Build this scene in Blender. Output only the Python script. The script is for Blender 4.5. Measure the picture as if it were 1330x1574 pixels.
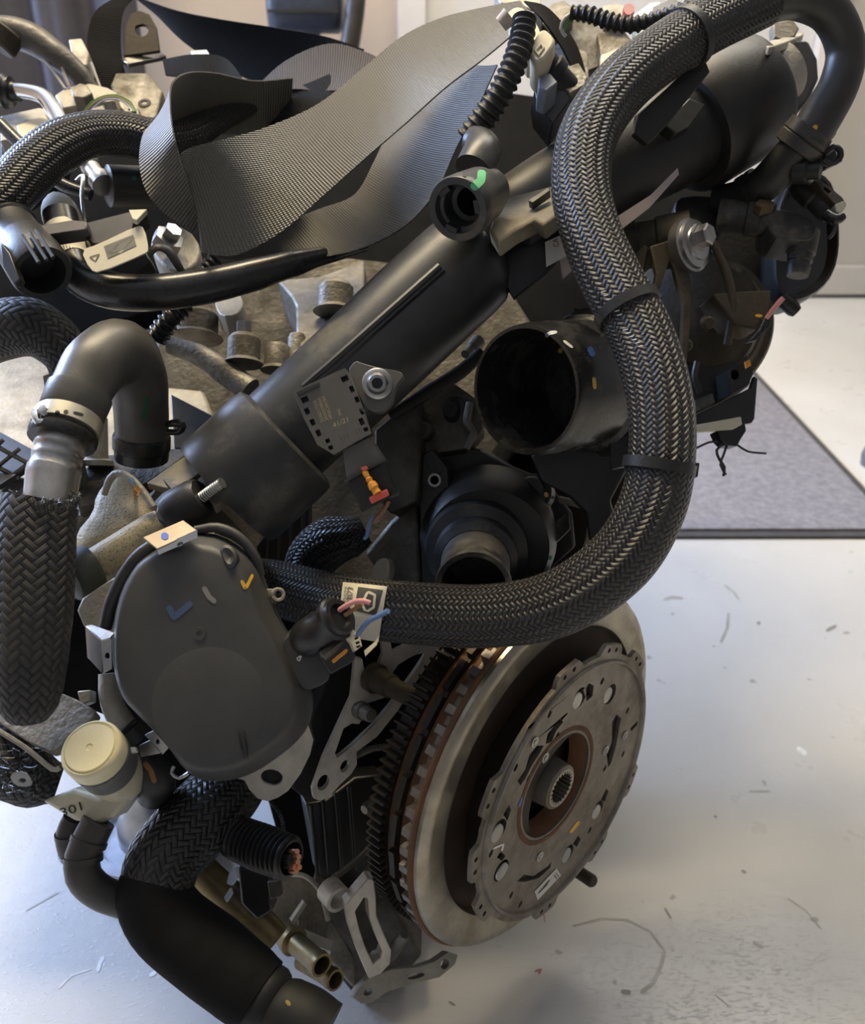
import bpy, math, random
from mathutils import Vector, Matrix
from mathutils.bvhtree import BVHTree
from mathutils.geometry import tessellate_polygon
for o in list(bpy.data.objects): bpy.data.objects.remove(o)
scene = bpy.context.scene
COL = scene.collection
random.seed(4)
# ------------------------------------------------------------------ camera, light, exposure
F, CX, CY = 1400.0, 665.0, 787.0            # focal length and centre in px of the 1330x1574 frame
PITCH, CAM_H = math.radians(28), 0.76
cam_d = bpy.data.cameras.new('camera'); cam = bpy.data.objects.new('camera', cam_d); COL.objects.link(cam)
cam.location = (0, 0, CAM_H); cam.rotation_euler = (math.pi/2 - PITCH, 0, 0)
cam_d.sensor_fit = 'VERTICAL'; cam_d.sensor_height = 36; cam_d.lens = 36*F/1574; cam_d.clip_start = .02
cam_d.dof.use_dof = True; cam_d.dof.focus_distance = .62; cam_d.dof.aperture_fstop = 9.0
scene.camera = cam
world = bpy.data.worlds.new('world'); scene.world = world; world.use_nodes = True
world.node_tree.nodes['Background'].inputs[0].default_value = (.80, .86, 1, 1)
world.node_tree.nodes['Background'].inputs[1].default_value = .25
scene.view_settings.view_transform = 'Standard'; scene.view_settings.look = 'None'
scene.view_settings.exposure = 0.28; scene.view_settings.gamma = 1
def area(name, loc, target, sx, sy, watt, col):
    d = bpy.data.lights.new(name, 'AREA'); d.shape = 'RECTANGLE'; d.size = sx; d.size_y = sy; d.energy = watt; d.color = col
    o = bpy.data.objects.new(name, d); COL.objects.link(o); o.location = loc
    o.rotation_euler = (Vector(target)-Vector(loc)).to_track_quat('-Z', 'Y').to_euler()
    return o
# two ceiling panels and the daylight of the window in the left wall
area('ceiling_panel_light', (.75, 1.95, 2.52), (.75, 1.95, 0), 1.2, .3, 20, (1, .93, .80))
area('ceiling_panel_light', (-.45, 1.35, 2.52), (-.45, 1.35, 0), 1.2, .3, 46, (1, .80, .48))
area('window_daylight', (-2.30, 2.15, 1.5), (0, 1.0, .3), 1.3, 1.1, 135, (.47, .63, 1))
# ------------------------------------------------------------------ helpers
CAMP = Vector((0, 0, CAM_H))
RV = Vector((1, 0, 0)); FV = Vector((0, math.cos(PITCH), -math.sin(PITCH))); UV_ = Vector((0, math.sin(PITCH), math.cos(PITCH)))
def c2w(n): return (RV*n[0] + UV_*n[1] - FV*n[2]).normalized()      # x right, y up, z towards the viewer
def ray(u, v): return FV + RV*((u-CX)/F) - UV_*((v-CY)/F)
def P(u, v, Z): return CAMP + ray(u, v)*Z
def floor_pt(u, v, z=0.0):
    r = ray(u, v); return CAMP + r*((z-CAM_H)/r.z)
def plane(u, v, Z, n): return (P(u, v, Z), c2w(n))
def on(pl, u, v):
    r = ray(u, v); return CAMP + r*((pl[0]-CAMP).dot(pl[1])/r.dot(pl[1]))
def px(r, Z): return r*Z/F
BV = {}
class MB:
    def __init__(s): s.v = []; s.f = []; s.uv = {}
    def face(s, idx, uv=None):
        if uv: s.uv[len(s.f)] = uv
        s.f.append(tuple(idx))
    def rings(s, rings, close0=True, close1=True, us=None, vs=None):
        n = len(rings[0]); b = len(s.v)
        for r in rings: s.v += r
        for i in range(len(rings)-1):
            for k in range(n):
                k2 = (k+1) % n
                uv = None
                if vs: uv = [(k/n, vs[i]), ((k+1)/n, vs[i]), ((k+1)/n, vs[i+1]), (k/n, vs[i+1])]
                s.face((b+i*n+k, b+i*n+k2, b+(i+1)*n+k2, b+(i+1)*n+k), uv)
        if close0: s.face([b+k for k in range(n)][::-1])
        if close1: s.face([b+(len(rings)-1)*n+k for k in range(n)])
        return s
    def tube(s, pts, n=20, step=.004, caps=True, corr=None, smooth=True, oval=1.0, hollow=0):
        """pts (u, v, Z, r_px): a round hose through these points"""
        C = [P(p[0], p[1], p[2]) for p in pts]; R = [px(p[3], p[2]) for p in pts]
        cs, rs = spline(C, R, step) if smooth else (C, R)
        return s.tube3(cs, rs, n, caps, corr, oval, hollow)
    def tube3(s, cs, rs, n=20, caps=True, corr=None, oval=1.0, hollow=0):
        L = [0]
        for i in range(1, len(cs)): L.append(L[-1] + (cs[i]-cs[i-1]).length)
        if corr:
            pitch, amp = corr
            cs, rs = resample(cs, rs, L, pitch/6)
            L = [0]
            for i in range(1, len(cs)): L.append(L[-1] + (cs[i]-cs[i-1]).length)
            rs = [r*(1-amp) + r*amp*(max(-.6, math.cos(2*math.pi*l/pitch))) for r, l in zip(rs, L)]
        rings = []; t0 = None; circ = 2*math.pi*sum(rs)/len(rs)
        for i, c in enumerate(cs):
            t = (cs[min(i+1, len(cs)-1)] - cs[max(i-1, 0)]).normalized()
            if t0 is None: a = t.orthogonal().normalized()
            else: a = (a - t*a.dot(t)).normalized()
            t0 = t; b = t.cross(a)
            rings.append([c + (a*math.cos(2*math.pi*k/n)*oval + b*math.sin(2*math.pi*k/n))*rs[i] for k in range(n)])
        vs = [l/circ for l in L]
        if hollow:
            t = (cs[-1]-cs[-2]).normalized()
            def shr(ring, c, k): return [c+(q-c)*k for q in ring]
            k = hollow
            inner = [shr(rings[-1], cs[-1], k), [q-t*rs[-1]*2.2 for q in shr(rings[-1], cs[-1], k)]]
            rings += inner; vs += [vs[-1], vs[-1]+.01]
        return s.rings(rings, caps, caps, vs=vs)
    def lathe(s, c, ax, prof, n=48, a0=0.0, closed=False):
        """prof [(along, radius)] in metres round the axis ax through c"""
        ax = ax.normalized(); a = ax.orthogonal().normalized(); b = ax.cross(a); rings = []
        for h, r in prof:
            rings.append([c + ax*h + (a*math.cos(2*math.pi*k/n+a0) + b*math.sin(2*math.pi*k/n+a0))*max(r, 1e-5) for k in range(n)])
        if closed: rings.append(list(rings[0]))
        L = [0]
        for i in range(1, len(prof)): L.append(L[-1] + math.dist(prof[i], prof[i-1]))
        if closed: L.append(L[-1]+.001)
        return s.rings(rings, not closed, not closed, vs=L)
    def cyl(s, A, B, prof, n=32, a0=0.0):
        """A, B (u, v, Z); prof [(fraction along AB, r_px)]"""
        a, b = P(*A), P(*B); Zm = (A[2]+B[2])/2; d = b-a
        return s.lathe(a, d, [(t*d.length, px(r, Zm)) for t, r in prof], n, a0)
    def poly(s, outer, holes, o, ex, ey, n, th):
        """flat plate from 2-D outlines in metres, front at o, extruded th behind along -n"""
        loops = [outer] + list(holes); flat = [p for l in loops for p in l]; N = len(flat); b = len(s.v)
        tris = tessellate_polygon([[Vector((p[0], p[1], 0)) for p in l] for l in loops])
        for d in (0, -th):
            s.v += [o + ex*p[0] + ey*p[1] + n*d for p in flat]
        for t in tris:
            t = list(t); p, q, r = [flat[i] for i in t]
            if (q[0]-p[0])*(r[1]-p[1]) - (q[1]-p[1])*(r[0]-p[0]) < 0: t.reverse()
            s.face([b+i for i in t], [flat[i] for i in t]); s.face([b+N+i for i in reversed(t)], [flat[i] for i in reversed(t)])
        k = 0
        for li, l in enumerate(loops):
            ar = sum(l[i][0]*l[(i+1) % len(l)][1]-l[(i+1) % len(l)][0]*l[i][1] for i in range(len(l)))
            for i in range(len(l)):
                i2 = (i+1) % len(l); q = (b+k+i, b+N+k+i, b+N+k+i2, b+k+i2)
                if (ar < 0) != (li > 0): q = q[::-1]
                s.face(q)
            k += len(l)
        return s
    def slab(s, outer, pl, th, holes=()):
        """plate whose outline is given as px points seen on the plane pl"""
        n = pl[1]; ex = (RV - n*RV.dot(n)).normalized(); ey = n.cross(ex)
        def loc(q):
            w = on(pl, q[0], q[1]) - pl[0]; return (w.dot(ex), w.dot(ey))
        return s.poly([loc(q) for q in outer], [[loc(q) for q in h] for h in holes], pl[0], ex, ey, n, th)
    def loft(s, outer, pl, steps):
        """raised cover: outline scaled about its middle, steps [(scale, height m)]"""
        pts = [on(pl, *q) for q in outer]; c = sum(pts, Vector())/len(pts); n = pl[1]
        return s.rings([[c + (p-c)*k + n*h for p in pts] for k, h in steps])
    def box(s, c, ex, ey, ez, dx, dy, dz):
        b = len(s.v)
        for i in (-1, 1):
            for j in (-1, 1):
                for k in (-1, 1): s.v.append(c + ex*(i*dx/2) + ey*(j*dy/2) + ez*(k*dz/2))
        for q in ((0,1,3,2), (4,6,7,5), (0,4,5,1), (2,3,7,6), (0,2,6,4), (1,5,7,3)): s.face([b+i for i in q])
        return s
    def ribbon(s, rows, th=.0013, m=8, step=.006, bow=0.0):
        """rows (uL, vL, ZL, uR, vR, ZR): webbing between two edges"""
        Lc, _ = spline([P(*r[:3]) for r in rows], [0]*len(rows), None, 8); Rc, _ = spline([P(*r[3:6]) for r in rows], [0]*len(rows), None, 8)
        b = len(s.v); N = len(Lc); L = 0; Ls = []
        for i in range(N):
            if i: L += ((Lc[i]+Rc[i])/2 - (Lc[i-1]+Rc[i-1])/2).length
            Ls.append(L)
        nor = []
        for i in range(N):
            t = (Lc[min(i+1, N-1)]+Rc[min(i+1, N-1)] - Lc[max(i-1, 0)]-Rc[max(i-1, 0)]); w = Rc[i]-Lc[i]
            nn = t.cross(w)
            nor.append(nn.normalized() if nn.length > 1e-9 else FV)
        for sd in (1, -1):
            for i in range(N):
                w = (Rc[i]-Lc[i])
                for k in range(m+1):
                    q = k/m; s.v.append(Lc[i] + w*q + nor[i]*(sd*th/2 + bow*w.length*4*q*(1-q)))
        W = m+1; O = N*W
        for i in range(N-1):
            for k in range(m):
                a = b+i*W+k; uv = [(k/m, Ls[i]), ((k+1)/m, Ls[i]), ((k+1)/m, Ls[i+1]), (k/m, Ls[i+1])]
                s.face((a, a+1, a+1+W, a+W), uv); s.face((O+a+W, O+a+1+W, O+a+1, O+a), uv[::-1])
            a = b+i*W; s.face((a, a+W, O+a+W, O+a)); a += m; s.face((a+W, a, O+a, O+a+W))
        for i in (0, N-1):
            for k in range(m):
                a = b+i*W+k; s.face((a, O+a, O+a+1, a+1) if i == 0 else (a, a+1, O+a+1, O+a))
        return s
    def build(s, name, mat, parent=None, label=None, cat=None, group=None, kind=None, bevel=0.0, sharp=35, key=None):
        org = parent_loc(parent) if parent else sum(s.v, Vector())/len(s.v)
        me = bpy.data.meshes.new(name)
        me.from_pydata([tuple(q-org) for q in s.v], [], s.f)
        if s.uv:
            ul = me.uv_layers.new(name='uv'); li = 0
            for fi, f in enumerate(s.f):
                uv = s.uv.get(fi)
                if uv:
                    for k in range(len(f)): ul.data[li+k].uv = uv[k]
                li += len(f)
        me.polygons.foreach_set('use_smooth', [True]*len(me.polygons)); me.set_sharp_from_angle(angle=math.radians(sharp))
        me.materials.append(mat)
        o = bpy.data.objects.new(name, me); COL.objects.link(o)
        if parent: o.parent = parent
        else: o.location = org
        tag(o, label, cat, group, kind)
        if bevel:
            md = o.modifiers.new('bevel', 'BEVEL'); md.width = bevel; md.segments = 2; md.limit_method = 'ANGLE'; md.angle_limit = math.radians(40)
            md.use_clamp_overlap = True
        o['_b'] = 0; del o['_b']
        BV[key or o.name] = (s.v, s.f)
        return o
def parent_loc(o):
    l = Vector(o.location)
    while o.parent: o = o.parent; l = l + Vector(o.location)
    return l
def tag(o, label=None, cat=None, group=None, kind=None):
    if label: o['label'] = label
    if cat: o['category'] = cat
    if group: o['group'] = group
    if kind: o['kind'] = kind
    return o
def thing(name, label, cat, loc, group=None):
    o = bpy.data.objects.new(name, None); COL.objects.link(o); o.location = loc; o.empty_display_size = .02
    return tag(o, label, cat, group)
def spline(C, R, step=.004, per=None):
    """Catmull-Rom through points C with radii R"""
    if len(C) == 2:
        k = per or 6; return [C[0].lerp(C[1], i/k) for i in range(k+1)], [R[0]+(R[1]-R[0])*i/k for i in range(k+1)]
    cs, rs = [], []
    for i in range(len(C)-1):
        p0 = C[i-1] if i else C[0]*2-C[1]; p1, p2 = C[i], C[i+1]; p3 = C[i+2] if i+2 < len(C) else C[-1]*2-C[-2]
        r0 = R[max(i-1, 0)]; r1, r2 = R[i], R[i+1]; r3 = R[min(i+2, len(C)-1)]
        k = per or max(2, int((p2-p1).length/step))
        for j in range(k):
            t = j/k; t2, t3 = t*t, t*t*t
            w = (-.5*t3+t2-.5*t, 1.5*t3-2.5*t2+1, -1.5*t3+2*t2+.5*t, .5*t3-.5*t2)
            cs.append(p0*w[0]+p1*w[1]+p2*w[2]+p3*w[3]); rs.append(r1+(r2-r1)*(t2*(3-2*t)))
    cs.append(C[-1]); rs.append(R[-1]); return cs, rs
def resample(cs, rs, L, d):
    n = max(2, int(L[-1]/d)); oc, orr = [], []; j = 0
    for i in range(n+1):
        l = L[-1]*i/n
        while j < len(L)-2 and L[j+1] < l: j += 1
        t = (l-L[j])/max(1e-9, L[j+1]-L[j]); oc.append(cs[j].lerp(cs[j+1], min(1, max(0, t)))); orr.append(rs[j]+(rs[j+1]-rs[j])*t)
    return oc, orr
def circ(u, v, r, r2=None, rot=0, n=20):
    r2 = r2 or r; c, s = math.cos(math.radians(rot)), math.sin(math.radians(rot)); out = []
    for k in range(n):
        x, y = r*math.cos(2*math.pi*k/n), r2*math.sin(2*math.pi*k/n); out.append((u+x*c-y*s, v+x*s+y*c))
    return out
def soft(poly, it=2):
    for _ in range(it):
        o = []
        for i in range(len(poly)):
            a, b = poly[i], poly[(i+1) % len(poly)]
            o += [(a[0]*.75+b[0]*.25, a[1]*.75+b[1]*.25), (a[0]*.25+b[0]*.75, a[1]*.25+b[1]*.75)]
        poly = o
    return poly
def cast(u, v, keys, lift=.0004):
    r = ray(u, v).normalized(); best = None
    for k in keys:
        t = BVC.get(k)
        if t is None: t = BVC[k] = BVHTree.FromPolygons(*BV[k])
        h = t.ray_cast(CAMP, r)
        if h[0] is not None and (best is None or h[3] < best[1]):
            nn = h[1] if h[1].dot(r) < 0 else -h[1]
            best = (h[0] + nn*lift, h[3])
    return best[0] if best else None
BVC = {}
def stroke(name, pts, w, keys, mat, parent, label=None):
    """a paint stroke lying on a surface: px polyline of width w"""
    m = MB(); dens = []
    for i in range(len(pts)-1):
        k = max(2, int(math.dist(pts[i], pts[i+1])/3))
        dens += [(pts[i][0]+(pts[i+1][0]-pts[i][0])*j/k, pts[i][1]+(pts[i+1][1]-pts[i][1])*j/k) for j in range(k)]
    dens.append(pts[-1]); W = 3; ok = []
    for i, p in enumerate(dens):
        a, b = dens[max(0, i-1)], dens[min(len(dens)-1, i+1)]; d = math.hypot(b[0]-a[0], b[1]-a[1]) or 1
        nx, ny = -(b[1]-a[1])/d, (b[0]-a[0])/d
        ww = w*(.55 if i in (0, len(dens)-1) else 1)
        row = [cast(p[0]+nx*ww*q, p[1]+ny*ww*q, keys) for q in (-.5, 0, .5)]
        if None in row: continue
        ok.append(row)
    if len(ok) < 2: return None
    for r in ok: m.v += r
    for i in range(len(ok)-1):
        for k in range(2): m.face((i*3+k, i*3+k+1, i*3+4+k, i*3+3+k))
    return m.build(name, mat, parent, label)
def quad_at(q, s, t):
    a = (q[0][0]+(q[1][0]-q[0][0])*s, q[0][1]+(q[1][1]-q[0][1])*s); b = (q[3][0]+(q[2][0]-q[3][0])*s, q[3][1]+(q[2][1]-q[3][1])*s)
    return (a[0]+(b[0]-a[0])*t, a[1]+(b[1]-a[1])*t)
def patch(name, quad, keys, mat, parent, nx=10, ny=8, lift=.0005, label=None):
    """sticker hugging a surface; quad px TL TR BR BL of the print"""
    m = MB(); g = {}
    for j in range(ny+1):
        for i in range(nx+1):
            h = cast(*quad_at(quad, i/nx, j/ny), keys, lift)
            if h is not None: g[i, j] = len(m.v); m.v.append(h)
    for j in range(ny):
        for i in range(nx):
            q = [(i, j), (i, j+1), (i+1, j+1), (i+1, j)]
            if all(k in g for k in q): m.face([g[k] for k in q], [(k[0]/nx, 1-k[1]/ny) for k in q])
    return m.build(name, mat, parent, label) if m.f else None
def text_on(name, body, quad, keys, mat, parent, lift=.0008):
    """flat lettering laid on a surface inside the px quad TL TR BR BL"""
    cu = bpy.data.curves.new(name, 'FONT'); cu.body = body; cu.resolution_u = 2
    t = bpy.data.objects.new(name, cu); COL.objects.link(t)
    me = bpy.data.meshes.new_from_object(t.evaluated_get(bpy.context.evaluated_depsgraph_get())) if False else None
    dg = bpy.context.evaluated_depsgraph_get(); dg.update()
    me = t.evaluated_get(dg).to_mesh(); vs = [tuple(v.co) for v in me.vertices]; fs = [tuple(p.vertices) for p in me.polygons]
    t.evaluated_get(dg).to_mesh_clear(); bpy.data.objects.remove(t)
    if not vs: return
    x0, x1 = min(v[0] for v in vs), max(v[0] for v in vs); y0, y1 = min(v[1] for v in vs), max(v[1] for v in vs)
    m = MB(); ok = {}
    for i, v in enumerate(vs):
        h = cast(*quad_at(quad, (v[0]-x0)/(x1-x0), 1-(v[1]-y0)/(y1-y0)), keys, lift)
        if h is not None: ok[i] = len(m.v); m.v.append(h)
    for f in fs:
        if all(i in ok for i in f): m.face([ok[i] for i in f])
    if m.f: return m.build(name, mat, parent)
# ------------------------------------------------------------------ materials
class N:
    def __init__(s, name):
        s.m = bpy.data.materials.new(name); s.m.use_nodes = True; s.t = s.m.node_tree; s.b = s.t.nodes['Principled BSDF']
    def n(s, typ, **kw):
        o = s.t.nodes.new(typ)
        for k, v in kw.items():
            if k.startswith('i_'):
                o.inputs[int(k[2:]) if k[2:].isdigit() else k[2:].replace('_', ' ')].default_value = v
            else: setattr(o, k, v)
        return o
    def l(s, a, b): s.t.links.new(a, b)
    def math(s, op, a, b=None, c=None):
        o = s.t.nodes.new('ShaderNodeMath'); o.operation = op
        for i, x in enumerate((a, b, c)):
            if x is None: continue
            if isinstance(x, (int, float)): o.inputs[i].default_value = x
            else: s.l(x, o.inputs[i])
        return o.outputs[0]
    def noise(s, scale, detail=4, vec=None, rough=.55):
        o = s.n('ShaderNodeTexNoise', i_Scale=scale, i_Detail=detail, i_Roughness=rough)
        s.l(vec or s.coord(), o.inputs['Vector']); return o.outputs[0]
    def coord(s, k='Object'):
        if not hasattr(s, 'tc'): s.tc = s.t.nodes.new('ShaderNodeTexCoord')
        return s.tc.outputs[k]
    def ramp(s, fac, a, b):
        o = s.n('ShaderNodeMapRange', i_1=a, i_2=b); s.l(fac, o.inputs[0]); return o.outputs[0]
    def mix(s, fac, a, b):
        o = s.n('ShaderNodeMix', data_type='RGBA')
        for i, x in ((0, fac), (6, a), (7, b)):
            if isinstance(x, (int, float)): o.inputs[i].default_value = x
            elif isinstance(x, tuple): o.inputs[i].default_value = (*x, 1) if len(x) == 3 else x
            else: s.l(x, o.inputs[i])
        return o.outputs[2]
    def bump(s, h, dist, strength=1):
        o = s.n('ShaderNodeBump', i_Strength=strength, i_Distance=dist); s.l(h, o.inputs['Height']); s.l(o.outputs[0], s.b.inputs['Normal'])
def mk(name, col, rough=.5, metal=0.0, var=.25, scale=40, bump=.0, bscale=500, dust=None, dust_amt=.35, dscale=25, speck=None, coat=0, spec=.5):
    k = N(name); b = k.b
    nz = k.noise(scale)
    c = k.mix(k.ramp(nz, .3, .7), tuple(x*(1-var) for x in col), tuple(min(1, x*(1+var)) for x in col))
    if dust:
        dn = k.ramp(k.noise(dscale, 6, rough=.7), .62-dust_amt*.5, .80-dust_amt*.3)
        c = k.mix(k.math('MULTIPLY', dn, .85), c, dust)
        rr = k.math('ADD', rough, k.math('MULTIPLY', dn, .35)); k.l(rr, b.inputs['Roughness'])
    else:
        k.l(k.math('ADD', rough-.08, k.math('MULTIPLY', k.noise(scale*2.3), .16)), b.inputs['Roughness'])
    if speck:
        vo = k.n('ShaderNodeTexNoise', i_Scale=900.0, i_Detail=1.0); k.l(k.coord(), vo.inputs['Vector'])
        c = k.mix(k.ramp(vo.outputs[0], .64, .69), c, speck)
    k.l(c, b.inputs['Base Color']); b.inputs['Metallic'].default_value = metal
    b.inputs['Specular IOR Level'].default_value = spec
    if coat: b.inputs['Coat Weight'].default_value = coat; b.inputs['Coat Roughness'].default_value = .25
    if bump: k.bump(k.noise(bscale, 3), bump)
    return k.m
def braid(name, nwind=32, col=(.032, .030, .026), gap=(.0022, .0022, .0022), rough=.34, depth=.0014, shine=.0):
    """woven sleeve: two families of strands crossing over and under"""
    k = N(name); sep = k.n('ShaderNodeSeparateXYZ'); k.l(k.coord('UV'), sep.inputs[0])
    u = k.math('MULTIPLY', sep.outputs[0], nwind); v = k.math('MULTIPLY', sep.outputs[1], nwind*1.05)
    a = k.math('ADD', u, v); b_ = k.math('SUBTRACT', u, v)
    fa, fb = k.math('FLOOR', a), k.math('FLOOR', b_)
    mod = k.math('FLOORED_MODULO', k.math('ADD', fa, fb), 4.0); par = k.math('GREATER_THAN', mod, 1.5)
    ra, rb = k.math('SUBTRACT', a, fa), k.math('SUBTRACT', b_, fb)
    def hump(x): return k.math('SINE', k.math('MULTIPLY', x, math.pi))
    # each strand floats over two others: one family shows where par is 0, the other where it is 1
    al0 = k.math('MULTIPLY', k.math('ADD', mod, rb), .5); al1 = k.math('MULTIPLY', k.math('ADD', k.math('SUBTRACT', mod, 2.0), ra), .5)
    h0 = k.math('MULTIPLY', k.math('POWER', hump(ra), .7), k.math('POWER', hump(k.math('MINIMUM', k.math('MAXIMUM', al0, .02), .98)), .35))
    h1 = k.math('MULTIPLY', k.math('POWER', hump(rb), .7), k.math('POWER', hump(k.math('MINIMUM', k.math('MAXIMUM', al1, .02), .98)), .35))
    h = k.math('ADD', k.math('MULTIPLY', h0, k.math('SUBTRACT', 1.0, par)), k.math('MULTIPLY', h1, par))
    fine0 = hump(k.math('FRACT', k.math('MULTIPLY', ra, 3.0))); fine1 = hump(k.math('FRACT', k.math('MULTIPLY', rb, 3.0)))
    fine = k.math('ADD', k.math('MULTIPLY', fine0, k.math('SUBTRACT', 1.0, par)), k.math('MULTIPLY', fine1, par))
    hh = k.math('ADD', h, k.math('MULTIPLY', fine, .12))
    nz = k.noise(35)
    c = k.mix(k.ramp(h, .25, .75), gap, k.mix(nz, tuple(x*.6 for x in col), tuple(x*1.5 for x in col)))
    k.l(c, k.b.inputs['Base Color']); k.l(k.math('ADD', rough-.1, k.math('MULTIPLY', nz, .25)), k.b.inputs['Roughness'])
    k.b.inputs['Specular IOR Level'].default_value = .55
    k.bump(hh, depth); return k.m
def webbing(name, col, rough=.5, spec=.9):
    k = N(name); k.b.inputs['Specular IOR Level'].default_value = spec; sep = k.n('ShaderNodeSeparateXYZ'); k.l(k.coord('UV'), sep.inputs[0])
    v = k.math('MULTIPLY', sep.outputs[1], 900.0); u = k.math('MULTIPLY', sep.outputs[0], 46.0)
    w = k.math('SINE', k.math('MULTIPLY', v, 2*math.pi/2)); x = k.math('SINE', k.math('ADD', k.math('MULTIPLY', u, 2*math.pi), k.math('MULTIPLY', v, 1.2)))
    h = k.math('ADD', k.math('MULTIPLY', w, .6), k.math('MULTIPLY', x, .35))
    nz = k.noise(18)
    c = k.mix(k.ramp(h, -.6, .7), tuple(q*.55 for q in col), k.mix(nz, tuple(q*.85 for q in col), tuple(q*1.2 for q in col)))
    k.l(c, k.b.inputs['Base Color']); k.b.inputs['Roughness'].default_value = rough
    k.b.inputs['Sheen Weight'].default_value = .08; k.b.inputs['Sheen Roughness'].default_value = .4
    k.bump(h, .00045); return k.m
def flat(name, col, rough=.5, metal=0): return mk(name, col, rough, metal, var=.08)
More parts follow.
